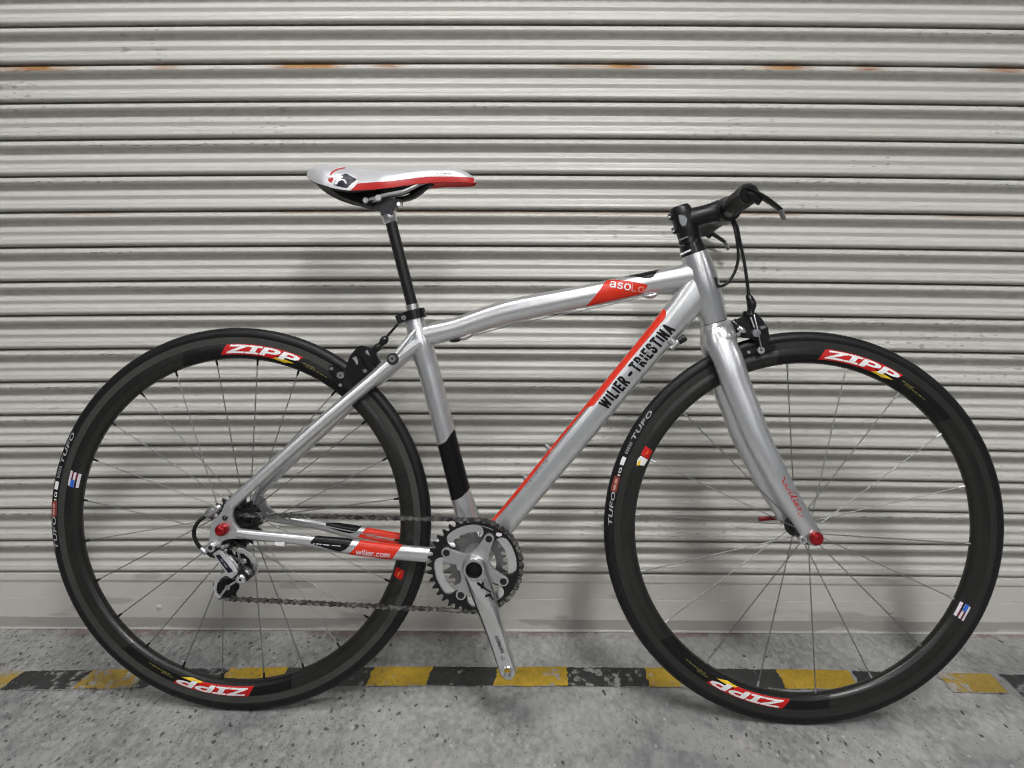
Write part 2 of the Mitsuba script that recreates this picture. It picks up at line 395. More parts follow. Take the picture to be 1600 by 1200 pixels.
for bi, (x0, x1, paint) in enumerate(BLOCKS):
    def edge(x, y0, amp, n):
        return amp * (meshkit.fbm(np.stack([x * 55 + n * 9, y0 * 60 + 0 * x, 0 * x + n], -1), 3) - 0.5)
    zb = 0.0014 if 'black' in paint else 0.0020
    if 'black' in paint:
        x0, x1 = x0 - (0.012 if x0 < 0.6 else 0.0), x1 + (0.012 if x1 < 0.6 else 0.0)
    xs = np.linspace(x0, x1, 26)
    mid = 1.3445 - 0.024 * xs ** 2
    hi = np.c_[xs, mid + 0.0345 + edge(xs, 1, 0.006, bi)]
    lo = np.c_[xs, mid - 0.0345 + edge(xs, 5, 0.006, bi)]
    ys = np.linspace(0, 1, 17)[1:-1]
    side = lambda a, b, n: np.c_[a[0] + (b[0] - a[0]) * ys + 0.010 * (meshkit.fbm(np.stack([ys * 9 + n * 3.3, 0 * ys + n, 0 * ys], -1), 3) - 0.5), a[1] + (b[1] - a[1]) * ys]
    lo = lo + [-0.006, 0]
    ring = np.vstack([lo, side(lo[-1], hi[-1], bi + 50.5), hi[::-1], side(hi[0], lo[0], bi + 20.2)])
    pg = Polygon(ring).buffer(0)
    pg = max(polys(pg), key=lambda a: a.area)
    v, f = trimesh.creation.triangulate_polygon(pg, engine='earcut')
    n = 'floor__painted_block' + (f'_{bi:03d}' if bi else '')
    scene[n] = mikit.ply(trimesh.Trimesh(np.c_[v, np.full(len(v), zb)], f, process=False), paint, uv=np.c_[np.clip((v[:, 0] - x0 + 0.006 * (1.3445 + 0.0345 - v[:, 1]) / 0.069) / (x1 - x0), 0, 1), np.clip((v[:, 1] - (1.3445 - 0.024 * v[:, 0] ** 2) + 0.0365) / 0.073, 0, 1)])

# ------------------------------------------------------------------ roller shutter
WY, WS = 1.5235, -0.00539          # the shutter stands at y = WY + WS x

def bow(x, z):
    return -0.0068 * x ** 2 * min(1.0, 0.35 + z * 2.0)

# depth of the curtain down one slat: d from 0 (under the seam) to 1, out towards the viewer in millimetres
PROF_D = [0.00, 0.008, 0.03, 0.07, 0.10, 0.125, 0.155, 0.21, 0.29, 0.355, 0.395, 0.43, 0.48, 0.525, 0.575, 0.63, 0.675, 0.725, 0.755, 0.775, 0.80, 0.85, 0.895, 0.925, 0.944, 0.950, 0.956, 1.0]
PROF_O = [-14.0, -4.0, -2.0, 0.8, 2.4, 2.8, 2.0, -1.4, -5.0, -6.6, -6.0, -4.0, -1.7, -0.6, -1.7, -2.8, -2.0, 0.6, 2.1, 2.0, 2.5, 3.5, 2.9, 1.6, 0.0, -3.0, -14.0, -14.0]
pd = np.r_[0, 0.004, 0.008, np.linspace(0.02, 0.93, 70), 0.938, 0.944, 0.950, 0.953, 0.957, 1.0]
po = PchipInterpolator(PROF_D, PROF_O)(pd)
edges = list(SLAT_Z)
while edges[0] < 1.9:
    edges.insert(0, edges[0] + 0.0672)
first = len(edges) - len(SLAT_Z)
XW = 2.3
xs = np.linspace(-XW, XW, 31)
for si in range(len(edges) - 1):
    zt, zbm = edges[si], edges[si + 1]
    row = si + 1 - first
    j1, j2 = rng.normal(0, 0.25), rng.normal(0, 0.18)
    warp = np.interp(xs, np.linspace(-XW, XW, 7), rng.normal(0, 0.13, 7))
    V, UV = [], []
    for x, wv in zip(xs, warp):
        sc = 1 + 0.06 * j2
        y = WY + WS * x - (po * sc + j1 + wv) * 1e-3
        z = zt - pd * (zt - zbm) + bow(x, 0.5 * (zt + zbm)) + wv * 3e-4
        V.append(np.c_[np.full(len(pd), x), y, z])
        UV.append(np.c_[np.full(len(pd), row), pd])
    V, UV = np.vstack(V), np.vstack(UV)
    n, m = len(pd), len(xs)
    i, j = np.meshgrid(np.arange(m - 1), np.arange(n - 1), indexing='ij')
    p = (i * n + j).ravel()
    F = np.vstack([np.stack([p, p + 1, p + n + 1], 1), np.stack([p, p + n + 1, p + n], 1)])
    name = 'roller_shutter__slat' + (f'_{si:03d}' if si else '')
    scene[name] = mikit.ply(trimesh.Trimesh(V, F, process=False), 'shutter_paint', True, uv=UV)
# bottom rail
prof = [(0.1300, -8), (0.1288, 1.5), (0.1265, 2.6), (0.1150, 3.6), (0.1118, 2.8), (0.1105, -0.5), (0.1085, 0.4), (0.0745, 1.4), (0.0738, 0.6), (0.0728, 1.4), (0.0290, 2.2), (0.0278, 1.9), (0.0060, 1.6), (0.0045, 3.2), (0.0012, 3.6), (0.0008, -12)]
pr = []
for (z0, o0), (z1, o1) in zip(prof[:-1], prof[1:]):
    for t in np.linspace(0, 1, 4, endpoint=False):
        pr.append((z0 + (z1 - z0) * t, o0 + (o1 - o0) * t))
pr = np.array(pr + [prof[-1]])
V = np.vstack([np.c_[np.full(len(pr), x), WY + WS * x - pr[:, 1] * 1e-3, pr[:, 0] + bow(x, 0.0) * np.clip(pr[:, 0] / 0.05, 0, 1)] for x in xs])
n, m = len(pr), len(xs)
i, j = np.meshgrid(np.arange(m - 1), np.arange(n - 1), indexing='ij')
p = (i * n + j).ravel()
F = np.vstack([np.stack([p, p + 1, p + n + 1], 1), np.stack([p, p + n + 1, p + n], 1)])
scene['roller_shutter__bottom_rail'] = mikit.ply(trimesh.Trimesh(V, F, process=False), 'rail_paint', 25)
for k, (x, z) in enumerate([(-0.745, 0.0505), (0.80, 0.052)]):
    s = trimesh.creation.icosphere(3, 0.0065)
    s.apply_scale([1, 0.45, 1])
    s.apply_translation([x, WY + WS * x - 0.002, z])
    scene['roller_shutter__rivet' + ('' if k == 0 else '_001')] = mikit.ply(s, 'rail_paint', True)
# the dark hollow behind the curtain
back = trimesh.creation.box(extents=[2 * XW, 0.02, 2.0])
back.apply_translation([0, WY + 0.045, 1.0])
scene['roller_shutter__backing'] = mikit.ply(back, 'matt_black')
labels['roller_shutter'] = {'label': 'grey ribbed metal roller shutter standing closed behind the bicycle', 'category': 'roller shutter'}

# ------------------------------------------------------------------ bicycle: wheels
labels['bicycle'] = {'label': 'silver road bicycle with red and black decals and deep black rims against the shutter', 'category': 'bicycle'}
RIM = [(0.3185, 0.0093), (0.3180, 0.0106), (0.3062, 0.0108), (0.3050, 0.0113), (0.3000, 0.0124), (0.2950, 0.0130), (0.2900, 0.0122), (0.2860, 0.0100), (0.2830, 0.0072), (0.2812, 0.0040), (0.2806, 0.0)]
RR, RWd = np.array([a for a, _ in RIM])[::-1], np.array([b for _, b in RIM])[::-1]

def rim_w(r):
    return np.interp(r, RR, RWd)

def tyre_w(r):
    return np.sqrt(np.maximum(0.0117 ** 2 - (r - 0.3224) ** 2, 1e-8))

def on_wheel(c, kind, eps=0.0005):
    def f(Pq):                                      # flat coordinates: angle (radians), radius
        a, r = Pq[:, 0], Pq[:, 1]
        return np.c_[c[0] + r * np.cos(a), c[1] + r * np.sin(a), (rim_w(r) if kind == 'rim' else tyre_w(r)) + eps]
    return f

ZIPP = None

def arc_text(g, a_start, a_end, r0, r1, slant=0.0):
    """Lettering of height 1 running clockwise from a_start to a_end between the radii r0 and r1, in (angle, radius)."""
    L = g.bounds[2]
    k = (a_end - a_start) / L
    return affinity.affine_transform(g, [k, -slant * (r1 - r0) / 0.295, 0, (r1 - r0), a_start, r0])

def ring_sheet(shape, c, kind, eps=0.0005):
    # triangulate in stretched coordinates so that both directions are in metres
    sh = affinity.scale(shape, 0.3, 1.0, origin=(0, 0))
    f = on_wheel(c, kind, eps)
    return sheet(sh, lambda P: f(np.c_[P[:, 0] / 0.3, P[:, 1]]), 0.0035)

D2R = math.pi / 180

def sector(a0, a1, r0, r1, lean=0.0):
    """Band between two angles (degrees, clockwise) and radii; lean shifts the outer ends."""
    return Polygon([(a0 * D2R, r0), (a1 * D2R, r0), ((a1 + lean) * D2R, r1), ((a0 + lean) * D2R, r1)])

Z_G = glyphs('ZIPP', True).buffer(0.035, join_style=2)
Z_G = affinity.translate(Z_G, -Z_G.bounds[0], 0)
TUFO_G = glyphs('TUFO', True)

def wheel(part, c, decal0, spokes, flange, rear):
    key = B + part
    pr = [(0.3224 + 0.0117 * math.cos(t), 0.0117 * math.sin(t)) for t in np.linspace(0, 2 * math.pi, 28, endpoint=False)]
    put(key + '__tyre', revolve(pr, c, 220), 'rubber', True)
    half = RIM
    prof = half + [(r, -w) for r, w in half[::-1][1:]]
    put(key + '__rim', revolve(prof, c, 220), 'carbon', 40)
    tr = [revolve([(0.3178, s * 0.0105), (0.3178, s * 0.01115), (0.3064, s * 0.01135), (0.3064, s * 0.0105)], c, 220) for s in (1, -1)]
    for t in tr:
        if t.volume < 0:
            t.invert()
    put(key + '__brake_track', cat(tr), 'brake_track' if rear else 'brake_track_clean', 40)
    # decals: twice round the rim, on a band of dark film
    for k in (0, 1):
        a = decal0 + 180 * k
        film = unary_union([sector(a + 27 - 2 * i_, a + 25 - 2 * i_ - 0.02, 0.2828, 0.3052, -1.5) for i_ in range(30)])
        put(key + '__rim_film', ring_sheet(film, c, 'rim', 0.00015), 'rim_film', True)
        red = sector(a + 13.2, a - 12.2, 0.2880, 0.3062, -2.2)
        red = red.difference(Polygon([((a - 7.8) * D2R, 0.2870), ((a - 5.5) * D2R, 0.2945), ((a - 18) * D2R, 0.2990), ((a - 18) * D2R, 0.2870)]))
        put(key + '__rim_decal', ring_sheet(red, c, 'rim', 0.0004), 'decal_crimson', True)
        txt = arc_text(Z_G, (a + 11.2) * D2R, (a - 12.6) * D2R, 0.2912, 0.3040, 0.55)
        put(key + '__rim_lettering', ring_sheet(txt, c, 'rim', 0.0008), 'decal_white', True)
        yel = Polygon([((a - 4.6) * D2R, 0.2884), ((a - 8.8) * D2R, 0.2862), ((a - 12.4) * D2R, 0.2908), ((a - 6.8) * D2R, 0.2930)])
        put(key + '__rim_flash', ring_sheet(yel, c, 'rim', 0.0007), 'decal_yellow', True)
        bars = []
        for row, rr in enumerate((0.2966, 0.2934)):
            x = a - 15.0 - 1.2 * row
            for wd in (0.9, 1.4, 0.6, 1.1, 1.6, 0.8) if row else (1.3, 0.8, 1.5):
                bars.append(sector(x, x - wd, rr, rr + 0.0017))
                x -= wd + 0.35
        put(key + '__rim_small_print', ring_sheet(unary_union(bars), c, 'rim', 0.0006), 'decal_olive', True)
    # flag sticker and torn red sticker
    f0 = decal0 + 84.2 if rear else decal0 - 99.7
    fl = {'decal_lilac': [sector(f0 - 2.6 + o, f0 + 2.4 + o, r, r + 0.0042) for r, o in ((0.2858, 0.15), (0.2934, 0.0), (0.3008, -0.15))],
          'decal_maroon': [sector(f0 - 2.4, f0 - 0.1, 0.2902, 0.2932), sector(f0 - 2.4, f0 - 0.1, 0.2978, 0.3006)],
          'decal_blue': [sector(f0 + 0.1, f0 + 2.6, 0.2936, 0.3004)]}
    for col, gs in fl.items():
        put(key + '__flag_sticker', ring_sheet(unary_union(gs), c, 'rim', 0.0004 if col != 'decal_blue' else 0.0008), col, True)
    s0 = decal0 + 82.3 if not rear else decal0 + 180 + 82.2
    st = [('decal_crimson', [sector(s0 + 0.4, s0 - 2.9, 0.2858, 0.3012, -0.4)], 0.0005),
          ('decal_orange', [Polygon([((s0 - 2.6) * D2R, 0.2925), ((s0 - 1.4) * D2R, 0.2915), ((s0 - 0.2) * D2R, 0.2975), ((s0 + 0.6) * D2R, 0.2960), ((s0 - 1.1) * D2R, 0.2945)])], 0.0009)]
    if not rear:
        st += [('decal_white', [Polygon([((s0 + 0.6) * D2R, 0.2862), ((s0 + 0.3) * D2R, 0.3005), ((s0 + 1.6) * D2R, 0.3025), ((s0 + 3.4) * D2R, 0.3010), ((s0 + 2.9) * D2R, 0.2880)])], 0.0005),
               ('decal_yellow', [Polygon([((s0 + 1.6) * D2R, 0.2965), ((s0 + 1.9) * D2R, 0.3000), ((s0 + 3.7) * D2R, 0.3005), ((s0 + 3.3) * D2R, 0.2960)])], 0.0009)]
    for col, gs, e in st:
        put(key + '__torn_sticker', ring_sheet(unary_union(gs), c, 'rim', e), col, True)
    # tyre side print, read clockwise up the left side
    t0 = 158.7 if rear else 148.6
    step = lambda x: t0 + x
    put(key + '__tyre_lettering', ring_sheet(arc_text(TUFO_G, step(4.2) * D2R, step(-6.0) * D2R, 0.3212, 0.3275, 0.3), c, 'tyre', 0.0004), 'decal_pale', True)
    put(key + '__tyre_lettering', ring_sheet(arc_text(TUFO_G, step(31.0) * D2R, step(20.8) * D2R, 0.3212, 0.3275, 0.3), c, 'tyre', 0.0004), 'decal_pale', True)
    gb = [sector(step(x), step(x - 0.55), 0.3216, 0.3268) for x in np.arange(5.4, 9.2, 0.8)]
    put(key + '__tyre_small_print', ring_sheet(unary_union(gb), c, 'tyre', 0.0004), 'decal_grey', True)
    gb = [sector(step(12.2), step(9.7), 0.3208, 0.3276), sector(step(14.6), step(13.1), 0.3210, 0.3252).difference(sector(step(14.3), step(13.4), 0.3218, 0.3244)), sector(step(15.6), step(15.2), 0.3210, 0.3252)]
    put(key + '__tyre_small_print', ring_sheet(unary_union(gb), c, 'tyre', 0.0004), 'decal_white', True)
    box_ = sector(step(20.6), step(15.9), 0.3195, 0.3298)
    inner = unary_union([sector(step(20.1), step(18.4), 0.3226, 0.3268), sector(step(18.0), step(16.6), 0.3226, 0.3268)])
    put(key + '__tyre_badge', ring_sheet(box_.difference(inner), c, 'tyre', 0.0004), 'decal_rust', True)
    put(key + '__tyre_badge', ring_sheet(inner, c, 'tyre', 0.0005), 'decal_dull_pink', True)
    # spokes with their nipples
    for a, off, fw, fr in spokes:
        e = np.array([math.cos(a * D2R), math.sin(a * D2R)])
        tdir = np.array([-e[1], e[0]])
        rim_p = np.array([*(c + e * 0.2815), 0.001 * np.sign(fw)])
        q = c + tdir * off + e * math.sqrt(max(fr ** 2 - off ** 2, 0))
        hub_p = np.array([*q, fw])
        d = (hub_p - rim_p) / np.linalg.norm(hub_p - rim_p)
        put(key + '__spoke', rod(rim_p + d * 0.004, hub_p, 0.92, 7), 'steel_spoke', True)
        put(key + '__nipple', rod(rim_p - d * 0.002, rim_p + d * 0.010, 2.1, 8, 1.5), 'matt_black' if rear else 'satin_aluminium', 40)

RC, FC = np.array([0.0, 0.334]), np.array([0.9645, 0.334])
sp = []
for k in range(24):
    a = 8.5 + 15 * k
    if k % 2:                                       # drive side, laced across
        sgn = 1 if (k // 2) % 2 else -1
        sp.append((a, sgn * 0.0225, 0.017, 0.0235))
    else:                                           # far side, straight to the hub
        sp.append((a, 0.004 if (k // 2) % 2 else -0.004, -0.034, 0.0215))
wheel('rear_wheel', RC, 82.4, sp, 0.024, True)
sp = [(15.9 + 20 * k, 0.0, 0.030 if k % 2 else -0.030, 0.0165) for k in range(18)]
wheel('front_wheel', FC, 73.3, sp, 0.017, False)

put(B + 'rear_wheel__hub', revolve([(0, -0.062), (0.008, -0.062), (0.008, -0.040), (0.0245, -0.037), (0.0245, -0.033), (0.013, -0.030), (0.011, 0.0), (0.014, 0.012), (0.0265, 0.0145), (0.0265, 0.0185), (0.017, 0.021), (0.008, 0.062), (0, 0.062)], RC, 40), 'gloss_black', 35)
put(B + 'front_wheel__hub', revolve([(0, -0.051), (0.008, -0.051), (0.009, -0.036), (0.019, -0.033), (0.019, -0.028), (0.012, -0.024), (0.010, 0.0), (0.012, 0.024), (0.019, 0.028), (0.019, 0.033), (0.009, 0.036), (0.008, 0.051), (0, 0.051)], FC, 40), 'gloss_black', 35)
# quick releases
put(B + 'rear_wheel__axle_nut', revolve([(0, 0.0725), (0.0098, 0.0725), (0.0104, 0.0745), (0.0096, 0.083), (0.0075, 0.0865), (0.0046, 0.088), (0.0040, 0.0855), (0, 0.0855)], RC, 28), 'red_anodised', 30)
put(B + 'front_wheel__axle_nut', revolve([(0, 0.0655), (0.0106, 0.0655), (0.0112, 0.067), (0.0104, 0.0745), (0.008, 0.0775), (0.0035, 0.0785), (0.003, 0.0770), (0, 0.0770)], FC, 28), 'red_anodised', 30)
put(B + 'front_wheel__axle_collar', revolve([(0.004, 0.0625), (0.0128, 0.0625), (0.0134, 0.0640), (0.0134, 0.0665), (0.0125, 0.0680), (0.004, 0.0680)], FC, 28), 'satin_aluminium', 30)
lv = FC
put(B + 'front_wheel__quick_release_lever', cat([sweep([(lv[0] - 0.016, lv[1] + 0.003, -0.076), (lv[0] - 0.030, lv[1] + 0.0015, -0.079), (lv[0] - 0.049, lv[1] - 0.001, -0.080)], [3.0, 3.4, 4.0], [3, 3, 3])]), 'dark_red_anodised', 40)
put(B + 'front_wheel__lever_pivot', disc(lv + [-0.0105, 0.002], 6.8, -0.083, -0.064, 0.002), 'polished_aluminium', 40)

# ------------------------------------------------------------------ bicycle: frame
F_ = B + 'frame__'
head = sweep([(0.7774, 0.7972, 0), (0.7842, 0.7769, 0), (0.7943, 0.7425, 0), (0.8056, 0.7049, 0), (0.8124, 0.6823, 0)], [20.5, 22.5, 24, 22, 20], name='head', n=40)
put(F_ + 'head_tube', head, 'silver_paint')
put(F_ + 'top_tube', sweep([(0.3085, 0.6495, 0), (0.3338, 0.6596, 0), (0.3612, 0.6658, 0), (0.4160, 0.6836, 0), (0.4705, 0.6997, 0), (0.5249, 0.7114, 0), (0.5791, 0.7223, 0), (0.6331, 0.7331, 0), (0.6869, 0.7452, 0), (0.7405, 0.7552, 0), (0.7855, 0.7629, 0)],
    [21, 17.5, 17, 17.5, 18.6, 18.2, 17.5, 18, 17, 18.3, 22], [15, 14.5, 14.5, 15, 15.5, 15.5, 15.5, 16, 16, 17, 19], n=36, k=2.2, name='top'), 'silver_paint')
put(F_ + 'down_tube', sweep([(0.7879, 0.7414, 0), (0.7521, 0.6965, 0), (0.6886, 0.6181, 0), (0.5816, 0.4856, 0), (0.4734, 0.3515, 0), (0.4099, 0.2734, 0)], [27, 23.2, 21.2, 20.2, 18.6, 20], [19, 20, 19.5, 19, 18, 20], n=56, k=3.0, name='down'), 'silver_paint')
put(F_ + 'seat_tube', sweep([(0.3034, 0.6878, 0), (0.3073, 0.6703, 0), (0.3151, 0.6419, 0), (0.3263, 0.6047, 0), (0.3511, 0.5137, 0), (0.3680, 0.4489, 0), (0.3872, 0.3762, 0), (0.4100, 0.2678, 0)], [14.5, 16, 18.5, 17, 16.4, 16, 16.6, 19], n=36, name='seat'), 'silver_paint')
put(F_ + 'bottom_bracket_shell', revolve([(0, -0.036), (0.0205, -0.036), (0.022, -0.0345), (0.022, 0.0345), (0.0205, 0.036), (0, 0.036)], (0.4100, 0.2589, 0)[:2], 36), 'silver_paint', 35)

def mirror(pts):
    return [(a, b, -c) for a, b, c in pts]

ss = [(0.3159, 0.6460, 0.012), (0.2693, 0.6098, 0.019), (0.2325, 0.5771, 0.025), (0.1948, 0.5446, 0.031), (0.1103, 0.4685, 0.046), (0.0497, 0.4116, 0.058), (0.0087, 0.3719, 0.066)]
put(F_ + 'seat_stay', sweep(ss, [10, 10.8, 10.5, 10.3, 9.6, 8.8, 8.4], n=28, k=2.2, name='stay'), 'silver_paint')
put(F_ + 'seat_stay', sweep(mirror(ss), [10, 10.8, 10.5, 10.3, 9.6, 8.8, 8.4], n=28, k=2.2), 'silver_paint')
cs = [(0.0225, 0.3269, 0.066), (0.0364, 0.3250, 0.066), (0.1141, 0.3164, 0.058), (0.1556, 0.3102, 0.053), (0.2025, 0.3029, 0.047), (0.2711, 0.2937, 0.04), (0.3372, 0.2874, 0.034), (0.3839, 0.2807, 0.026)]
cr = [7.2, 7.6, 7.9, 9.8, 11.8, 11.9, 11.8, 12]
put(F_ + 'chain_stay', sweep(cs, cr, [7, 7, 7, 8, 8.5, 8.5, 8.5, 9], n=28, k=2.3, name='cstay'), 'silver_paint')
put(F_ + 'chain_stay', sweep(mirror(cs), cr, [7, 7, 7, 8, 8.5, 8.5, 8.5, 9], n=28, k=2.3, name='cstay_far'), 'silver_paint')
drop = [(0.0020, 0.3764, 0.068), (0.0164, 0.3692, 0.068), (0.0143, 0.3554, 0.068), (0.0180, 0.3437, 0.068), (0.0249, 0.3353, 0.068), (0.0329, 0.3333, 0.068), (0.0329, 0.3174, 0.068), (0.0233, 0.3183, 0.068), (0.0061, 0.3169, 0.068), (-0.0036, 0.3125, 0.068), (-0.0058, 0.3040, 0.068), (-0.0133, 0.2974, 0.068), (-0.0241, 0.2951, 0.068), (-0.0305, 0.3014, 0.068), (-0.0251, 0.3122, 0.068), (-0.0229, 0.3250, 0.068), (-0.0223, 0.3399, 0.068), (-0.0185, 0.3485, 0.068), (-0.0088, 0.3550, 0.068), (-0.0023, 0.3647, 0.068)]
put(F_ + 'dropout', slab(round_poly(drop, 1.5), 0.0645, 0.0715, 0.0018), 'silver_paint', 40)
drop2 = [p for p in drop if p[1] > 0.300]
put(F_ + 'dropout', slab(round_poly(drop2, 1.5), -0.0715, -0.0645, 0.0015, both=True), 'silver_paint', 40)
put(F_ + 'far_gusset', slab(round_poly([(0.0055, 0.3621, -0.066), (0.0174, 0.3646, -0.066), (0.0233, 0.3471, -0.066), (0.0410, 0.3333, -0.066), (0.0220, 0.3283, -0.066), (-0.0064, 0.3349, -0.066)], 1.2), -0.070, -0.0645, 0.001), 'silver_paint', 40)
# eyelets on the dropout
put(F_ + 'eyelet', disc((0.0036, 0.3528, 0.072), 3.8, 0.071, 0.0755, 0.0008, 16, 1.8), 'gloss_black', 40)
# rack boss where the seat stay meets the seat tube
put(F_ + 'boss', disc((0.2721, 0.6163, 0.034), 9.2, 0.014, 0.0335, 0.0015), 'dark_metal', 40)
put(F_ + 'boss_bolt', disc((0.2720, 0.6168, 0.036), 5.2, 0.032, 0.0365, 0.0008, 20, 2.3), 'polished_aluminium', 40)
put(F_ + 'stay_fin', sweep([(0.2774, 0.6249, 0.028), (0.2905, 0.6423, 0.023), (0.3066, 0.6642, 0.016)], [4.0, 4.5, 4], [4, 4, 4]), 'silver_paint')
# cable port in the head tube
put(F_ + 'cable_port', slab(Point((0.8071, 0.7511, 0.021)[:2]).buffer(0.0058).union(Point((0.8098, 0.7429, 0.019)[:2]).buffer(0.0050)), 0.0060, 0.0222, 0.002), 'gloss_black', 40)
# bottle bosses on the down tube
for a, b in ((((0.5299, 0.4724, 0)), ((0.5349, 0.4669, 0))), (((0.4915, 0.4202, 0)), ((0.4964, 0.4147, 0)))):
    put(F_ + 'bottle_bolt', cat([rod(a, b, 3.6, 12), rod(b, tuple(np.array(b) * 2 - np.array(a)), 5.2, 12)]), 'satin_aluminium', 40)
# gear-cable boss under the down tube
put(F_ + 'shifter_boss', cat([rod((0.7347, 0.6531, 0.018), (0.7422, 0.6457, 0.018), 6.2, 16), rod((0.7371, 0.6371, 0.018), (0.7496, 0.6500, 0.018), 4.2, 12)]), 'satin_aluminium', 40)
put(F_ + 'shifter_boss_cap', rod((0.7496, 0.6490, 0.018), (0.7612, 0.6565, 0.018), 5.4, 14), 'gloss_black', 40)
# bare cable and its stops under the top tube
put(F_ + 'brake_cable', sweep([(0.3750, 0.6499, 0.004), (0.3946, 0.6549, 0.004), (0.4709, 0.6756, 0.004), (0.5792, 0.6990, 0.004), (0.6931, 0.7260, 0.004)], 0.9, n=6), 'steel_spoke', True)
put(F_ + 'cable_stop', sweep([(0.3651, 0.6487, 0.004), (0.3750, 0.6499, 0.004), (0.3859, 0.6532, 0.004)], [2, 4, 2]), 'gloss_black')
put(F_ + 'cable_stop', sweep([(0.3837, 0.6521, 0.004), (0.3946, 0.6555, 0.004), (0.4023, 0.6610, 0.004)], [3, 4.2, 3]), 'satin_aluminium')
put(F_ + 'cable_stop', sweep([(0.6931, 0.7266, 0.004), (0.7038, 0.7261, 0.004), (0.7145, 0.7299, 0.004)], [2.5, 4.4, 3]), 'satin_aluminium')
put(F_ + 'headset_cup', revolve([(0, 0), (1, 0)], (0, 0), 3, False) if False else sweep([(0.8124, 0.6833, 0), (0.8131, 0.6806, 0)], [19.0, 19.0], n=36, m=2), 'gloss_black', 35)

# painted panels and lettering on the tubes
def onto(key, shape, surf, mat, eps=0.0004, step=0.004):
    put(key, sheet(shape, on_tube(surf, eps), step), mat, True)

onto(F_ + 'red_panel', P2([(0.6318, 0.7520, 0), (0.6437, 0.7524, 0), (0.6718, 0.7489, 0), (0.6966, 0.7437, 0), (0.6972, 0.7410, 0), (0.6903, 0.7301, 0), (0.6818, 0.7274, 0), (0.5955, 0.7075, 0), (0.6020, 0.7145, 0), (0.6169, 0.7330, 0), (0.6265, 0.7482, 0)]), 'top', 'decal_red')
onto(F_ + 'black_panel', P2([(0.6566, 0.7586, 0), (0.6705, 0.7640, 0), (0.7188, 0.7739, 0), (0.7199, 0.7712, 0), (0.7125, 0.7648, 0), (0.7072, 0.7566, 0), (0.7008, 0.7539, 0), (0.6900, 0.7550, 0), (0.6781, 0.7575, 0)]), 'top', 'decal_black')
onto(F_ + 'model_lettering', between(glyphs('aso', False).buffer(0.012), (0.6341, 0.7400, 0), (0.6687, 0.7340, 0), (0.6363, 0.7534, 0)), 'top', 'decal_white', 0.0009, 0.002)
onto(F_ + 'model_lettering', between(glyphs('Lo', False), (0.6704, 0.7330, 0), (0.6914, 0.7312, 0), (0.6713, 0.7452, 0)), 'top', 'decal_pink', 0.0009, 0.002)
onto(F_ + 'red_band', P2([(0.7262, 0.7055, 0), (0.7209, 0.7033, 0), (0.5746, 0.5282, 0), (0.4326, 0.3492, 0), (0.4360, 0.3404, 0), (0.4437, 0.3416, 0), (0.4944, 0.4031, 0), (0.5414, 0.4654, 0), (0.5684, 0.4997, 0), (0.5931, 0.5306, 0), (0.5985, 0.5372, 0), (0.6093, 0.5406, 0), (0.6649, 0.6119, 0), (0.7243, 0.6849, 0), (0.7280, 0.6915, 0), (0.7284, 0.6990, 0)]), 'down', 'decal_red')
BLOCK = {'W': [[(0, 1), (.17, 0), (.33, .8), (.5, 0), (.67, 1)]], 'I': [[(0, 0), (0, 1)]], 'L': [[(0, 1), (0, 0), (.26, 0)]], 'E': [[(.28, 1), (0, 1), (0, 0), (.28, 0)], [(0, .5), (.22, .5)]],
         'R': [[(0, 0), (0, 1), (.22, 1), (.30, .9), (.30, .62), (.22, .5), (0, .5)], [(.14, .5), (.32, 0)]], 'T': [[(0, 1), (.36, 1)], [(.18, 1), (.18, 0)]],
         'S': [[(.30, .82), (.30, .92), (.23, 1), (.07, 1), (0, .92), (0, .64), (.30, .38), (.30, .08), (.23, 0), (.07, 0), (0, .08), (0, .2)]], 'N': [[(0, 0), (0, 1), (.32, 0), (.32, 1)]], 'A': [[(0, 0), (.17, 1), (.21, 1), (.38, 0)], [(.08, .28), (.30, .28)]]}
def block_text(text, sw=0.20, gap=0.115):
    x, gs = 0, []
    for ch in text:
        ls = [LineString([(a + x + sw / 2, sw / 2 + b * (1 - sw)) for a, b in l]).buffer(sw / 2, cap_style=2 if ch in 'IW' else 3, join_style=2, mitre_limit=2.0) for l in BLOCK[ch]]
        g = unary_union(ls)
        gs.append(g.intersection(sbox(-1, 0, 99, 1)))
        x = g.bounds[2] + gap
    return unary_union(gs)
onto(F_ + 'maker_lettering', between(block_text('WILIER'), (0.6317, 0.5337, 0), (0.6707, 0.5806, 0), (0.6152, 0.5461, 0)), 'down', 'decal_black', 0.0008, 0.003)
w2 = block_text('TRIESTINA')
w2 = w2.difference(sbox(0.3, 0.455, w2.bounds[2] * 0.50, 0.53))
onto(F_ + 'maker_lettering', between(w2, (0.6835, 0.5957, 0), (0.7445, 0.6685, 0), (0.6660, 0.6081, 0)), 'down', 'decal_black', 0.0008, 0.003)
onto(F_ + 'maker_lettering', stroke([(0.6684, 0.5929, 0), (0.6716, 0.5967, 0)], 4.4), 'down', 'decal_black', 0.0008, 0.003)
marks = unary_union([stroke([(np.array((0.4971, 0.4015, 0)) + (np.array((0.5350, 0.4510, 0)) - np.array((0.4971, 0.4015, 0))) * t), (np.array((0.4971, 0.4015, 0)) + (np.array((0.5350, 0.4510, 0)) - np.array((0.4971, 0.4015, 0))) * (t + d))], 3.2, 2)
                     for t, d in ((0, .03), (.06, .05), (.15, .02), (.2, .06), (.32, .05), (.41, .03), (.48, .06), (.6, .03), (.66, .06), (.78, .05), (.87, .08))])
onto(F_ + 'small_print', marks, 'down', 'decal_mark', 0.0005)
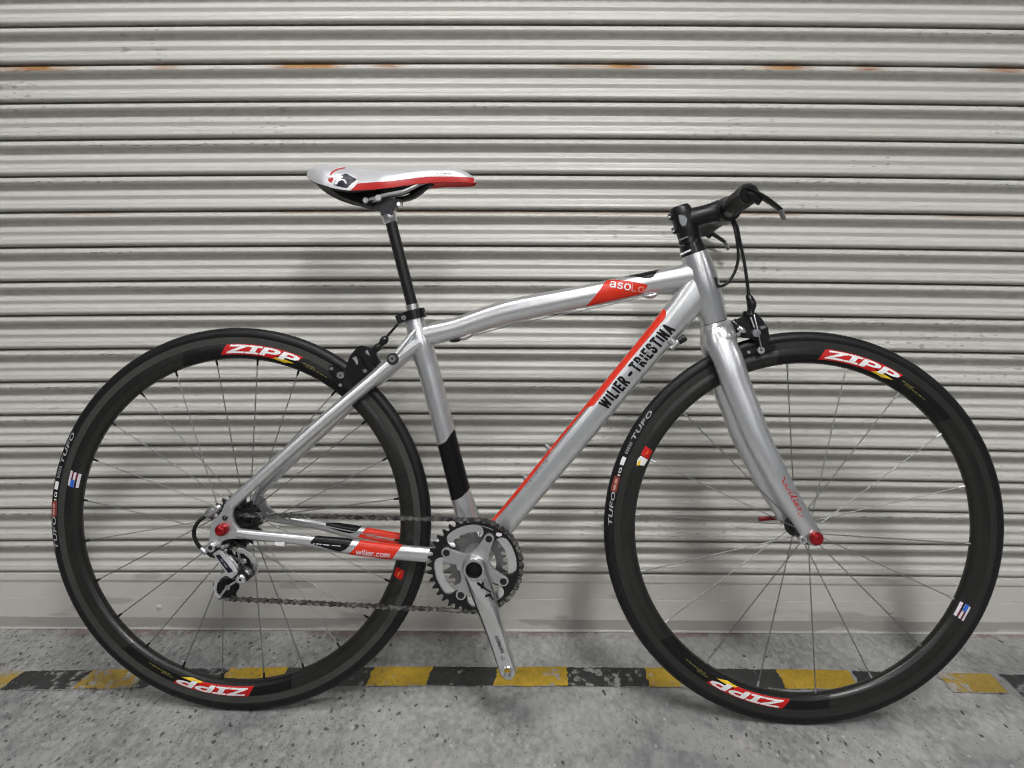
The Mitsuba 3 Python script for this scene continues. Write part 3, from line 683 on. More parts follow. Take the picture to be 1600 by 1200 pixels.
onto(F_ + 'black_panel', P2([(0.3358, 0.4661, 0), (0.3447, 0.4690, 0), (0.3601, 0.4764, 0), (0.3721, 0.4952, 0), (0.3765, 0.4997, 0), (0.3866, 0.4646, 0), (0.4036, 0.4019, 0), (0.3981, 0.3929, 0), (0.3871, 0.3823, 0), (0.3761, 0.3771, 0), (0.3629, 0.3725, 0)]), 'seat', 'decal_black')
onto(F_ + 'black_panel', P2([(0.1497, 0.3222, 0.055), (0.2107, 0.3162, 0.05), (0.2043, 0.3064, 0.05), (0.1989, 0.3004, 0.05), (0.1892, 0.2959, 0.05), (0.1785, 0.2984, 0.05), (0.1411, 0.3108, 0.055), (0.1433, 0.3151, 0.055)]), 'cstay', 'decal_black')
onto(F_ + 'red_panel', P2([(0.2248, 0.3170, 0.048), (0.2613, 0.3115, 0.045), (0.2920, 0.3054, 0.042), (0.2823, 0.2939, 0.042), (0.2726, 0.2797, 0.042), (0.2398, 0.2864, 0.045), (0.1993, 0.2894, 0.047), (0.2111, 0.2993, 0.047)]), 'cstay', 'decal_red')
onto(F_ + 'web_lettering', between(glyphs('wilier.com', True), (0.2146, 0.2915, 0.048), (0.2709, 0.2856, 0.044), (0.2157, 0.3001, 0.048)), 'cstay', 'decal_lilac', 0.0008, 0.002)
onto(F_ + 'panel_print', unary_union([stroke([(0.1465, 0.3107, 0.055), (0.1487, 0.3104, 0.055)], 1.8, 2), stroke([(0.1508, 0.3102, 0.055), (0.1594, 0.3092, 0.055)], 1.2, 2), stroke([(0.1616, 0.3089, 0.055), (0.1723, 0.3077, 0.055)], 1.2, 2), stroke([(0.1755, 0.3073, 0.055), (0.1905, 0.3058, 0.055)], 1.2, 2)]), 'cstay', 'decal_lilac', 0.0008, 0.003)
put(F_ + 'protector', slab(P2([(0.0839, 0.3148, 0.067), (0.0999, 0.3135, 0.067), (0.0999, 0.3055, 0.067), (0.0839, 0.3068, 0.067)]), 0.050, 0.067, 0.0008), 'decal_white', False)
# the far chain stay carries the same panels on its inner face
far = on_tube('cstay_far')
onto(F_ + 'far_black_panel', P2([(0.1374, 0.3206, -0.05), (0.2073, 0.3207, -0.044), (0.1993, 0.3113, -0.044), (0.1924, 0.3055, -0.044), (0.1843, 0.3042, -0.044), (0.1687, 0.3064, -0.046), (0.1398, 0.3137, -0.05)]), 'cstay_far', 'decal_black')
onto(F_ + 'far_red_panel', P2([(0.2170, 0.3190, -0.042), (0.2435, 0.3154, -0.042), (0.2856, 0.3083, -0.038), (0.2856, 0.2877, -0.038), (0.2436, 0.2906, -0.042), (0.1981, 0.2986, -0.044), (0.2051, 0.3057, -0.044)]), 'cstay_far', 'decal_red')

onto(F_ + 'far_web_lettering', between(glyphs('wilier.com', False), (0.2120, 0.2989, -0.044), (0.2669, 0.2927, -0.04), (0.2131, 0.3069, -0.044)), 'cstay_far', 'decal_dull_pink', 0.0008, 0.002)

# ------------------------------------------------------------------ bicycle: fork
K_ = B + 'fork__'
leg = [(0.8153, 0.6656, 0.012), (0.8181, 0.6483, 0.024), (0.8271, 0.6239, 0.032), (0.8415, 0.5788, 0.038), (0.8610, 0.5279, 0.044), (0.8780, 0.4845, 0.049), (0.8981, 0.4456, 0.053), (0.9164, 0.4098, 0.056), (0.9421, 0.3678, 0.058), (0.9580, 0.3419, 0.058)]
lr = [19, 21.5, 22.3, 21.8, 20.6, 19.2, 17.8, 16.5, 15.0, 14.2]
lb = [18, 15, 13, 12.5, 12, 11.5, 11, 10, 8.5, 7]
put(K_ + 'leg', sweep(leg, lr, lb, n=36, k=2.1, name='leg'), 'silver_paint')
put(K_ + 'leg', sweep(mirror(leg), lr, lb, n=36, k=2.1), 'silver_paint')
crown = sweep([(0.8130, 0.6812, 0), (0.8158, 0.6715, 0), (0.8215, 0.6543, 0), (0.8282, 0.6370, 0)], [21, 25, 25.5, 20], [20, 30, 36, 34], n=40, k=2.2)
put(K_ + 'crown', crown, 'silver_paint')
for piece in (disc(FC, 12.6, 0.0525, 0.0635, 0.001, 24), disc(FC, 9.0, -0.0635, -0.0525, 0.001, 24),):
    put(K_ + 'dropout', piece, 'silver_paint', 40)
put(K_ + 'eyelet', disc((0.9463, 0.3297, 0.06), 6.2, 0.056, 0.0645, 0.001, 18, 2.6), 'polished_aluminium', 40)
SCRIPT = [[(-.09, .85), (-.07, 1.0), (-.02, .85), (.02, .2), (.09, .15), (.14, .8), (.16, .2), (.24, .15), (.30, .85)], [(.35, .75), (.36, .15), (.42, .25)], [(.44, .3), (.51, 1.3), (.475, 1.35), (.48, .2), (.54, .18)],
          [(.58, .75), (.59, .15), (.65, .25)], [(.66, .4), (.74, .62), (.70, .78), (.66, .42), (.70, .12), (.77, .25)], [(.80, .7), (.83, .72), (.83, .12), (.84, .5), (.90, .75)], [(.93, -.2), (1.0, -.1), (1.05, .35)], [(.36, 1.05), (.37, 1.1)], [(.59, 1.05), (.60, 1.1)]]
a0_, a1_, t0_ = (np.array(x_[:2]) for x_ in ((0.9082, 0.4251, 0.055), (0.9390, 0.3708, 0.058), (0.9148, 0.4289, 0.055)))
strk = unary_union([LineString([tuple(a0_ + (a1_ - a0_) * x_ + (t0_ - a0_) * y_ + (a1_ - a0_) * 0.05 * y_) for x_, y_ in l_]).buffer(0.00062, cap_style=1) for l_ in SCRIPT])
onto(K_ + 'script_lettering', strk, 'leg', 'decal_crimson', 0.0006, 0.002)

# ------------------------------------------------------------------ bicycle: seat post, clamp and saddle
S_ = B + 'seat_post__'
put(S_ + 'post', sweep([(0.2626, 0.8490, 0), (0.3000, 0.7064, 0)], [8.8, 8.8], n=28, m=4), 'post_carbon')
put(S_ + 'head_sleeve', sweep([(0.2546, 0.8783, 0), (0.2576, 0.8653, 0), (0.2629, 0.8479, 0)], [9.5, 12, 10], n=28), 'polished_aluminium')
put(S_ + 'shim', sweep([(0.2991, 0.7096, 0), (0.3034, 0.6900, 0)], [10.2, 10.6], n=28, m=3), 'satin_aluminium')
put(S_ + 'head', slab(round_poly([(0.2249, 0.8766, 0.014), (0.2423, 0.8841, 0.014), (0.2663, 0.8884, 0.014), (0.2815, 0.8873, 0.014), (0.2815, 0.8787, 0.014), (0.2728, 0.8744, 0.014), (0.2674, 0.8648, 0.014), (0.2685, 0.8594, 0.014), (0.2479, 0.8594, 0.014), (0.2457, 0.8669, 0.014), (0.2347, 0.8701, 0.014)], 2), -0.014, 0.016, 0.006, 3, True), 'dark_metal', 50)
put(S_ + 'head_bolt', disc((0.2792, 0.8767, 0.02), 3.6, 0.006, 0.0205, 0.001, 16), 'polished_aluminium', 40)
put(S_ + 'clamp', slab(round_poly([(0.2190, 0.8859, 0.026), (0.2341, 0.8891, 0.026), (0.2556, 0.8933, 0.026), (0.2869, 0.8992, 0.026), (0.2869, 0.8944, 0.026), (0.2535, 0.8880, 0.026), (0.2514, 0.8816, 0.026), (0.2438, 0.8795, 0.026), (0.2287, 0.8773, 0.026), (0.2201, 0.8784, 0.026)], 1), 0.014, 0.029, 0.003, 2, True), 'grey_aluminium', 40)
put(S_ + 'clamp', slab(round_poly([(0.2100, 0.8926, -0.022), (0.2793, 0.9059, -0.022), (0.2782, 0.8993, -0.022), (0.2123, 0.8860, -0.022)], 1), -0.029, -0.014, 0.003, 2, True), 'grey_aluminium', 40)
for piece in (disc((0.2258, 0.8809, 0.032), 4.8, 0.024, 0.0325, 0.001, 18), disc((0.2472, 0.8846, 0.032), 5.2, 0.024, 0.0335, 0.001, 18),):
    put(S_ + 'clamp_bolt', piece, 'satin_aluminium', 40)
put(B + 'seat_clamp__band', sweep([(0.3046, 0.6845, 0), (0.3009, 0.6993, 0)], [18.4, 18.4], n=36, m=2), 'gloss_black', 35)
put(B + 'seat_clamp__lug', slab(round_poly([(0.2715, 0.6897, 0.012), (0.2884, 0.6946, 0.012), (0.2906, 0.6806, 0.012), (0.2770, 0.6761, 0.012)], 1), -0.010, 0.0125, 0.002, 2, True), 'gloss_black', 35)
put(B + 'seat_clamp__bolt', disc((0.2882, 0.6861, 0.02), 3.7, 0.010, 0.0205, 0.0008, 16, 1.4), 'polished_aluminium', 40)

# saddle: (edge point, shoulder point) per station; the third number is the half width there
ST = [((0.1262, 0.9241, 0.022), (0.1223, 0.9332, 0.011)), ((0.1372, 0.9135, 0.042), (0.1297, 0.9388, 0.021)), ((0.1517, 0.9053, 0.055), (0.1413, 0.9408, 0.027)), ((0.1701, 0.8980, 0.064), (0.1600, 0.9401, 0.032)), ((0.1908, 0.8917, 0.067), (0.1818, 0.9376, 0.033)), ((0.2111, 0.8896, 0.064), (0.2031, 0.9346, 0.032)),
      ((0.2345, 0.8929, 0.052), (0.2286, 0.9326, 0.026)), ((0.2581, 0.8985, 0.038), (0.2541, 0.9328, 0.019)), ((0.2831, 0.9037, 0.029), (0.2803, 0.9346, 0.0145)), ((0.3089, 0.9089, 0.023), (0.3069, 0.9372, 0.0115)), ((0.3354, 0.9127, 0.02), (0.3338, 0.9391, 0.01)),
      ((0.3620, 0.9142, 0.018), (0.3608, 0.9391, 0.009)), ((0.3834, 0.9139, 0.0165), (0.3824, 0.9352, 0.008)), ((0.3993, 0.9139, 0.013), (0.3986, 0.9281, 0.0065)), ((0.4058, 0.9150, 0.008), (0.4060, 0.9225, 0.004)), ((0.4081, 0.9173, 0.003), (0.4080, 0.9202, 0.0015))]
su = np.array([0.5 * (a[0] + b[0]) for a, b in ST])
order = np.argsort(su)
uu = np.linspace(su.min(), su.max(), 90)
ve = PchipInterpolator(su, [a[1] for a, b in ST])(uu)
vt = PchipInterpolator(su, [b[1] for a, b in ST])(uu)
hw = PchipInterpolator(su, [a[2] for a, b in ST])(uu)
vc = ve + (vt - ve) / 0.92
ph = np.linspace(0, np.pi / 2, 26)
Sw = np.outer(hw, np.sin(ph) ** (2 / 2.6))
Sv = ve[:, None] + np.outer(vc - ve, np.cos(ph) ** (2 / 2.1))
def loft(cols0, cols1, rows0, rows1, off=0.0, side=1):
    a, b = Sw[rows0:rows1, cols0:cols1], Sv[rows0:rows1, cols0:cols1]
    V = np.stack([np.repeat(uu[rows0:rows1, None], a.shape[1], 1), b, a * side], -1)
    n, m = a.shape
    i, j = np.meshgrid(np.arange(n - 1), np.arange(m - 1), indexing='ij')
    p = (i * m + j).ravel()
    F = np.vstack([np.stack([p, p + 1, p + m + 1], 1), np.stack([p, p + m + 1, p + m], 1)])
    if side < 0:
        F = F[:, ::-1]
    return trimesh.Trimesh(V.reshape(-1, 3), F, process=False)
D_ = B + 'saddle__'
put(D_ + 'cover', cat([loft(0, 26, 0, 90, 0, 1), loft(0, 26, 0, 90, 0, -1)]), 'saddle_silver', 60)
# rolled lower edge and closed underside
for part_, r0, r1, mat_ in (('base_shell', 0, 62, 'matt_black'), ('nose_underside', 61, 90, 'saddle_red')):
    und = []
    for k in range(r0, r1):
        up = 0.004 if k < 62 else 0.0045
        und.append([(uu[k], ve[k], hw[k]), (uu[k], ve[k] - 0.0010, hw[k] * 0.96), (uu[k], ve[k] - 0.0006, hw[k] * 0.86), (uu[k], ve[k] + up * 0.6, hw[k] * 0.6), (uu[k], ve[k] + up, 0), (uu[k], ve[k] + up * 0.6, -hw[k] * 0.6), (uu[k], ve[k] - 0.0006, -hw[k] * 0.86), (uu[k], ve[k] - 0.0010, -hw[k] * 0.96), (uu[k], ve[k], -hw[k])])
    und = np.array(und)
    n, m = und.shape[:2]
    i, j = np.meshgrid(np.arange(n - 1), np.arange(m - 1), indexing='ij')
    p = (i * m + j).ravel()
    put(D_ + part_, trimesh.Trimesh(und.reshape(-1, 3), np.vstack([np.stack([p, p + m + 1, p + 1], 1), np.stack([p, p + m, p + m + 1], 1)]), process=False), mat_, 50)
XX, VV, WW = np.repeat(uu[:, None], 26, 1).ravel(), Sv.ravel(), Sw.ravel()
sad_i = LinearNDInterpolator(np.c_[XX, VV], WW)
def on_saddle(eps):
    def f(Pq):
        lo = np.interp(Pq[:, 0], uu, ve) + 0.00002
        hi = np.interp(Pq[:, 0], uu, vc) - 0.0006
        u = np.clip(Pq[:, 0], uu[1], uu[-2])
        v = np.clip(Pq[:, 1], lo, hi)
        w = sad_i(u, v)
        dv = 0.0004
        g = (sad_i(u, np.clip(v + dv, lo, hi)) - sad_i(u, np.clip(v - dv, lo, hi))) / (2 * dv)
        g = np.nan_to_num(np.clip(g, -8, 0))
        nn = np.c_[0 * u, -g, 1 + 0 * u]
        nn /= np.linalg.norm(nn, axis=1, keepdims=True)
        return np.c_[u, v, np.nan_to_num(w)] + nn * eps
    return f
def saddle_print(key, pts, mat, eps=0.0005, w=None):
    shp = pts if not isinstance(pts, list) else P2(pts)
    put(key, sheet(shp, on_saddle(eps), 0.004), mat, True)
saddle_print(D_ + 'red_side_band', [(0.2194, 0.9023, 0.055), (0.2489, 0.9086, 0.045), (0.2836, 0.9153, 0.032), (0.3093, 0.9198, 0.026), (0.3304, 0.9223, 0.023), (0.3516, 0.9229, 0.021), (0.3889, 0.9228, 0.018), (0.4025, 0.9226, 0.014), (0.4116, 0.9213, 0.006), (0.4117, 0.9106, 0.006), (0.3994, 0.9077, 0.014), (0.3624, 0.9093, 0.021), (0.3358, 0.9083, 0.023), (0.3094, 0.9050, 0.026), (0.2837, 0.9005, 0.032), (0.2587, 0.8953, 0.041), (0.2346, 0.8908, 0.052), (0.2106, 0.8881, 0.062), (0.2085, 0.8897, 0.062)], 'saddle_red')
saddle_print(D_ + 'navy_panel', [(0.1895, 0.9093, 0.062), (0.1932, 0.9150, 0.06), (0.1985, 0.9185, 0.056), (0.2175, 0.9092, 0.056), (0.2056, 0.8931, 0.063), (0.1953, 0.8939, 0.064), (0.1819, 0.8978, 0.065)], 'decal_navy')
saddle_print(D_ + 'red_arc', stroke([(0.1747, 0.9134, 0.058), (0.1779, 0.9206, 0.054), (0.1847, 0.9262, 0.048), (0.1944, 0.9307, 0.04)], 2.4, 1), 'saddle_red')
saddle_print(D_ + 'red_patch', [(0.1721, 0.9083, 0.062), (0.1798, 0.9101, 0.061), (0.1811, 0.9073, 0.062), (0.1769, 0.9011, 0.064), (0.1727, 0.9042, 0.064)], 'saddle_red')
emb = unary_union([stroke([(0.1858, 0.8996, 0.064), (0.1882, 0.9055, 0.063), (0.1827, 0.9129, 0.06)], 3.2, 1), stroke([(0.1882, 0.9055, 0.063), (0.1942, 0.9119, 0.06)], 3.2, 1), stroke([(0.1887, 0.9044, 0.063), (0.1937, 0.9069, 0.062), (0.1990, 0.9057, 0.062), (0.2013, 0.9016, 0.063)], 2.3, 1), stroke([(0.1811, 0.9027, 0.064), (0.1832, 0.9073, 0.062), (0.1882, 0.9055, 0.063)], 3.0, 1), stroke([(0.1729, 0.9126, 0.059), (0.1774, 0.9113, 0.06)], 2.6, 1)])
saddle_print(D_ + 'white_emblem', emb, 'decal_white', 0.0009)
saddle_print(D_ + 'white_stripe', stroke([(0.2045, 0.8915, 0.063), (0.2122, 0.9005, 0.06), (0.2191, 0.9071, 0.056)], 3.4, 2), 'decal_white', 0.0007)
saddle_print(D_ + 'small_print', unary_union([stroke([(0.3417, 0.9287, 0.02), (0.3450, 0.9289, 0.02)], 1.6, 2), stroke([(0.3482, 0.9287, 0.02), (0.3514, 0.9287, 0.02)], 1.2, 2), stroke([(0.3536, 0.9285, 0.02), (0.3600, 0.9282, 0.02)], 1.4, 2), stroke([(0.3622, 0.9281, 0.02), (0.3676, 0.9276, 0.02)], 1.4, 2)]), 'decal_grey', 0.0006)
put(D_ + 'tail_bumper', slab(round_poly([(0.1519, 0.9105, 0.03), (0.1649, 0.9009, 0.03), (0.1811, 0.8892, 0.03), (0.2005, 0.8818, 0.03), (0.2199, 0.8755, 0.03), (0.2286, 0.8733, 0.03), (0.2393, 0.8776, 0.03), (0.2479, 0.8946, 0.03), (0.2134, 0.8988, 0.03), (0.1703, 0.9115, 0.03)], 2), -0.028, 0.032, 0.010, 3, True), 'matt_black', 50)
rl = [(0.2077, 0.8927, 0.024), (0.2282, 0.8863, 0.024), (0.2553, 0.8900, 0.024), (0.2874, 0.8966, 0.023), (0.3032, 0.9040, 0.021), (0.3164, 0.9121, 0.016), (0.3263, 0.9161, 0.01)]
put(D_ + 'rail', sweep(rl, 3.2, n=12), 'grey_aluminium')
put(D_ + 'rail', sweep(mirror(rl), 3.2, n=12), 'grey_aluminium')
put(D_ + 'rail_bridge', sweep([(0.2674, 0.8934, -0.02), (0.2864, 0.8945, -0.02), (0.3045, 0.9028, -0.018), (0.3187, 0.9114, -0.012), (0.3328, 0.9155, -0.006)], [3, 4.5, 5.5, 5, 3], [8, 10, 10, 8, 6], n=16), 'satin_black')

# ------------------------------------------------------------------ bicycle: stem, handlebar, levers, cables
H_ = B + 'stem__'
put(H_ + 'clamp', sweep([(0.7522, 0.8739, 0), (0.7556, 0.8626, 0), (0.7617, 0.8455, 0), (0.7690, 0.8241, 0)], [15.6, 17, 17, 16.8], n=36, k=2.3), 'satin_black')
put(H_ + 'top_cap', sweep([(0.7511, 0.8771, 0), (0.7526, 0.8723, 0)], [13.5, 15.8], n=32, m=2), 'satin_black', 35)
put(H_ + 'extension', sweep([(0.7584, 0.8530, 0), (0.7765, 0.8578, 0), (0.7978, 0.8637, 0), (0.8180, 0.8686, 0)], [14.5, 15.5, 15, 17.5], n=32, k=2.3), 'satin_black')
put(H_ + 'faceplate', revolve([(0.0155, -0.021), (0.0205, -0.019), (0.0215, -0.012), (0.0215, 0.012), (0.0205, 0.019), (0.0155, 0.021)], (0.8297, 0.8697, 0)[:2], 36), 'satin_black', 35)
put(H_ + 'window', slab(round_poly([(0.7465, 0.8592, 0.018), (0.7560, 0.8603, 0.018), (0.7625, 0.8540, 0.018), (0.7605, 0.8413, 0.018), (0.7532, 0.8402, 0.018), (0.7488, 0.8476, 0.018)], 1), 0.010, 0.0192, 0.0015), 'decal_mark', 40)
for a, b in (((0.7334, 0.8579, 0.002), (0.7451, 0.8622, 0.002)), ((0.7401, 0.8349, 0.002), (0.7508, 0.8392, 0.002))):
    put(H_ + 'pinch_bolt', sweep([a, b], [5.0, 6.0], n=16, m=3), 'satin_black')
    put(H_ + 'bolt_head', rod((a[0] + 0.0005, a[1], 0.004), (a[0] + 0.0005, a[1], 0.0078), 1.7, 10), 'grey_aluminium', 40)
put(H_ + 'face_bolt', rod((0.8408, 0.8552, 0.012), (0.8481, 0.8589, 0.012), 3.2, 12), 'polished_aluminium', 40)
put(B + 'headset__spacer', sweep([(0.7679, 0.8267, 0), (0.7707, 0.8155, 0)], [16.6, 17.6], n=36, m=2), 'gloss_black', 35)
put(B + 'headset__spacer', sweep([(0.7710, 0.8148, 0), (0.7772, 0.7980, 0)], [17.8, 20.2], n=36, m=4), 'gloss_black', 35)
put(B + 'headset__spacer_print', sheet(P2([(0.7522, 0.7968, 0.018), (0.7674, 0.8027, 0.018), (0.7680, 0.8000, 0.018), (0.7528, 0.7936, 0.018)]), lambda Pq: np.c_[Pq, 0 * Pq[:, 0]] + [0, 0, 0.0005] + np.c_[0 * Pq, np.sqrt(np.maximum(0.0217 ** 2 - ((Pq[:, 0] - (0.7763, 0.8005, 0)[0])) ** 2, 0.00008))], 0.002), 'decal_white', True)
put(B + 'headset__spacer_print', sheet(P2([(0.7492, 0.8201, 0.018), (0.7629, 0.8244, 0.018), (0.7629, 0.8222, 0.018), (0.7514, 0.8180, 0.018)]), lambda Pq: np.c_[Pq, np.sqrt(np.maximum(0.0195 ** 2 - (Pq[:, 0] - (0.7674, 0.8241, 0)[0]) ** 2, 0.00008))] + [0, 0, 0.0004], 0.002), 'decal_grey', True)

near_end, mid_bar = np.array((0.8193, 0.8596, 0.178)), np.array((0.8297, 0.8697, 0))
far_end = np.array((0.8279, 0.8690, -0.168))
br = lambda s, t: mid_bar + ((near_end if s > 0 else far_end) - mid_bar) * np.array([t ** 1.4, t ** 1.4, t])
bar = [br(-1, 1), br(-1, 0.8), br(-1, 0.5), br(-1, 0.2), mid_bar, br(1, 0.2), br(1, 0.5), br(1, 0.8), br(1, 1)]
put(B + 'handlebar__bar', sweep(bar[1:-1], [13.2, 13.2, 14, 14.4, 14, 13.2, 13.2], n=28), 'satin_black')
for s in (1, -1):
    put(B + 'handlebar__grip', sweep([br(s, 0.36), br(s, 0.45), br(s, 0.8), br(s, 0.97), br(s, 1)], [13.6, 14.6, 14.6, 14.6, 13.4], n=30), 'matt_black')
# reversed brake levers plugged into the bar ends
def lever(end, sgn):
    kk = B + 'brake_lever' + ('' if sgn > 0 else '_001')
    near = near_end
    w = lambda p: (p[0] - near[0] + end[0], p[1] - near[1] + end[1], end[2] + sgn * (p[2] - near[2]))
    put(kk + '__body', sweep([w((0.8180, 0.8591, 0.176)), w((0.8177, 0.8583, 0.184)), w((0.8171, 0.8570, 0.19))], [13, 13, 10], n=24), 'satin_black')
    put(kk + '__pivot', sweep([w((0.8149, 0.8575, 0.188)), w((0.8240, 0.8556, 0.188)), w((0.8301, 0.8506, 0.186)), w((0.8280, 0.8446, 0.184))], [6, 8, 6, 4], [5, 7, 7, 5], n=16), 'satin_black')
    put(kk + '__blade', sweep([w((0.8124, 0.8648, 0.19)), w((0.8249, 0.8586, 0.191)), w((0.8390, 0.8507, 0.19)), w((0.8512, 0.8427, 0.189)), w((0.8621, 0.8347, 0.188))], [1.6, 2.6, 3.2, 2.5, 2.2], [6, 8, 9, 9, 8], n=16), 'satin_black')
    put(kk + '__tip', sweep([w((0.8612, 0.8356, 0.188)), w((0.8648, 0.8285, 0.187)), w((0.8680, 0.8209, 0.186))], [2.2, 2.4, 2.0], [8, 8, 7], n=16), 'decal_grey')
lever(near_end, 1)
lever(far_end, -1)
C_ = B + 'cable__'
put(B + 'cable__rear_housing', sweep([(0.8281, 0.8583, 0.012), (0.8359, 0.8483, 0.015), (0.8424, 0.8235, 0.018), (0.8460, 0.7971, 0.018), (0.8428, 0.7706, 0.018), (0.8326, 0.7515, 0.018), (0.8190, 0.7419, 0.018), (0.8110, 0.7432, 0.016)], 2.3, n=12), 'satin_black')
put(B + 'cable__front_housing', sweep([(0.8327, 0.8595, 0.006), (0.8418, 0.8506, 0.008), (0.8495, 0.8239, 0.009), (0.8561, 0.7929, 0.01), (0.8616, 0.7609, 0.011), (0.8662, 0.7278, 0.012)], 2.5, n=12), 'satin_black')
put(B + 'cable__far_housing', sweep([(0.8357, 0.8621, -0.02), (0.8434, 0.8546, -0.02), (0.8523, 0.8405, -0.02)], 2.2, n=12), 'satin_black')

# ------------------------------------------------------------------ bicycle: brakes
def calliper_front():
    k = B + 'front_brake__'
    put(k + 'barrel', sweep([(0.8651, 0.7289, 0.012), (0.8684, 0.7204, 0.012), (0.8712, 0.7119, 0.012), (0.8698, 0.7012, 0.012), (0.8699, 0.6948, 0.012)], [3, 6, 7, 5.5, 6.5], n=18), 'gloss_black')
    put(k + 'rear_arm', slab(round_poly([(0.8401, 0.6859, -0.004), (0.8561, 0.6903, -0.004), (0.8623, 0.7022, -0.004), (0.8817, 0.6991, -0.004), (0.8926, 0.6884, -0.004), (0.8992, 0.6765, -0.004), (0.9017, 0.6571, -0.004), (0.8825, 0.6537, -0.004), (0.8673, 0.6655, -0.004), (0.8503, 0.6567, -0.004), (0.8457, 0.6708, -0.004)], 2), -0.012, 0.004, 0.004, 3, True), 'gloss_black', 45)
    put(k + 'front_arm', slab(round_poly([(0.8443, 0.6794, 0.018), (0.8632, 0.6859, 0.018), (0.8863, 0.6861, 0.018), (0.8981, 0.6734, 0.018), (0.9006, 0.6543, 0.018), (0.8947, 0.6309, 0.018), (0.8831, 0.6297, 0.018), (0.8807, 0.6489, 0.018), (0.8690, 0.6552, 0.018), (0.8500, 0.6571, 0.018)], 2.5), 0.006, 0.020, 0.005, 3, True), 'gloss_black', 45)
    put(k + 'pivot_bolt', sweep([(0.8389, 0.6830, 0.01), (0.8566, 0.6702, 0.012), (0.8630, 0.6670, 0.012)], [7, 8, 6], n=18), 'gloss_black')
    put(k + 'quick_release', sweep([(0.8482, 0.6728, 0.024), (0.8530, 0.6685, 0.026), (0.8577, 0.6655, 0.024)], [4, 4.5, 3], n=14), 'polished_aluminium')
    for piece in (disc((0.8478, 0.6622, 0.026), 3.0, 0.014, 0.0265, 0.001, 14), disc((0.8373, 0.6818, 0.012), 3.2, 0.004, 0.0125, 0.001, 14), disc((0.8853, 0.6730, 0.026), 2.4, 0.014, 0.0265, 0.0008, 12), disc((0.8890, 0.6741, 0.026), 2.2, 0.014, 0.0265, 0.0008, 12),):
        put(k + 'nut', piece, 'polished_aluminium', 40)
    put(k + 'anchor_bolt', cat([disc((0.8760, 0.6643, 0.03), 6.2, 0.018, 0.0285, 0.001, 18), disc((0.8760, 0.6643, 0.03), 2.8, 0.0285, 0.0315, 0.0006, 14)]), 'polished_aluminium', 40)
    put(k + 'pad_bolt', disc((0.8843, 0.6354, 0.03), 5.6, 0.016, 0.0275, 0.001, 18, 1.6), 'satin_aluminium', 40)
    for piece in (sweep([(0.8716, 0.6951, 0.025), (0.8759, 0.6727, 0.03), (0.8838, 0.6381, 0.03)], 1.1, n=6), sweep([(0.8668, 0.6899, 0.024), (0.8723, 0.6718, 0.028)], 1.3, n=6),):
        put(k + 'wire', piece, 'polished_aluminium', True)
    put(k + 'pad_holder', slab(round_poly([(0.8446, 0.6305, 0.02), (0.8614, 0.6380, 0.02), (0.8886, 0.6425, 0.02), (0.9075, 0.6458, 0.02), (0.9107, 0.6405, 0.02), (0.9056, 0.6363, 0.02), (0.8762, 0.6307, 0.02), (0.8553, 0.6242, 0.02)], 1.5), 0.013, 0.022, 0.002), 'satin_black', 40)
    put(k + 'pad_holder', slab(round_poly([(0.8547, 0.6309, -0.02), (0.8720, 0.6387, -0.02), (0.9001, 0.6433, -0.02), (0.9195, 0.6468, -0.02), (0.9229, 0.6413, -0.02), (0.9175, 0.6369, -0.02), (0.8873, 0.6312, -0.02), (0.8657, 0.6244, -0.02)], 1.5), -0.022, -0.013, 0.002), 'satin_black', 40)
    put(k + 'pad_nut', disc((0.8646, 0.6322, 0.026), 2.6, 0.020, 0.0255, 0.0006, 12), 'satin_aluminium', 40)
    put(k + 'far_arm', slab(round_poly([(0.8534, 0.6812, -0.018), (0.8728, 0.6879, -0.018), (0.8966, 0.6848, -0.018), (0.9055, 0.6717, -0.018), (0.9040, 0.6357, -0.018), (0.8910, 0.6334, -0.018), (0.8862, 0.6607, -0.018), (0.8591, 0.6638, -0.018)], 2.5), -0.022, -0.012, 0.003, 2, True), 'gloss_black', 45)
calliper_front()

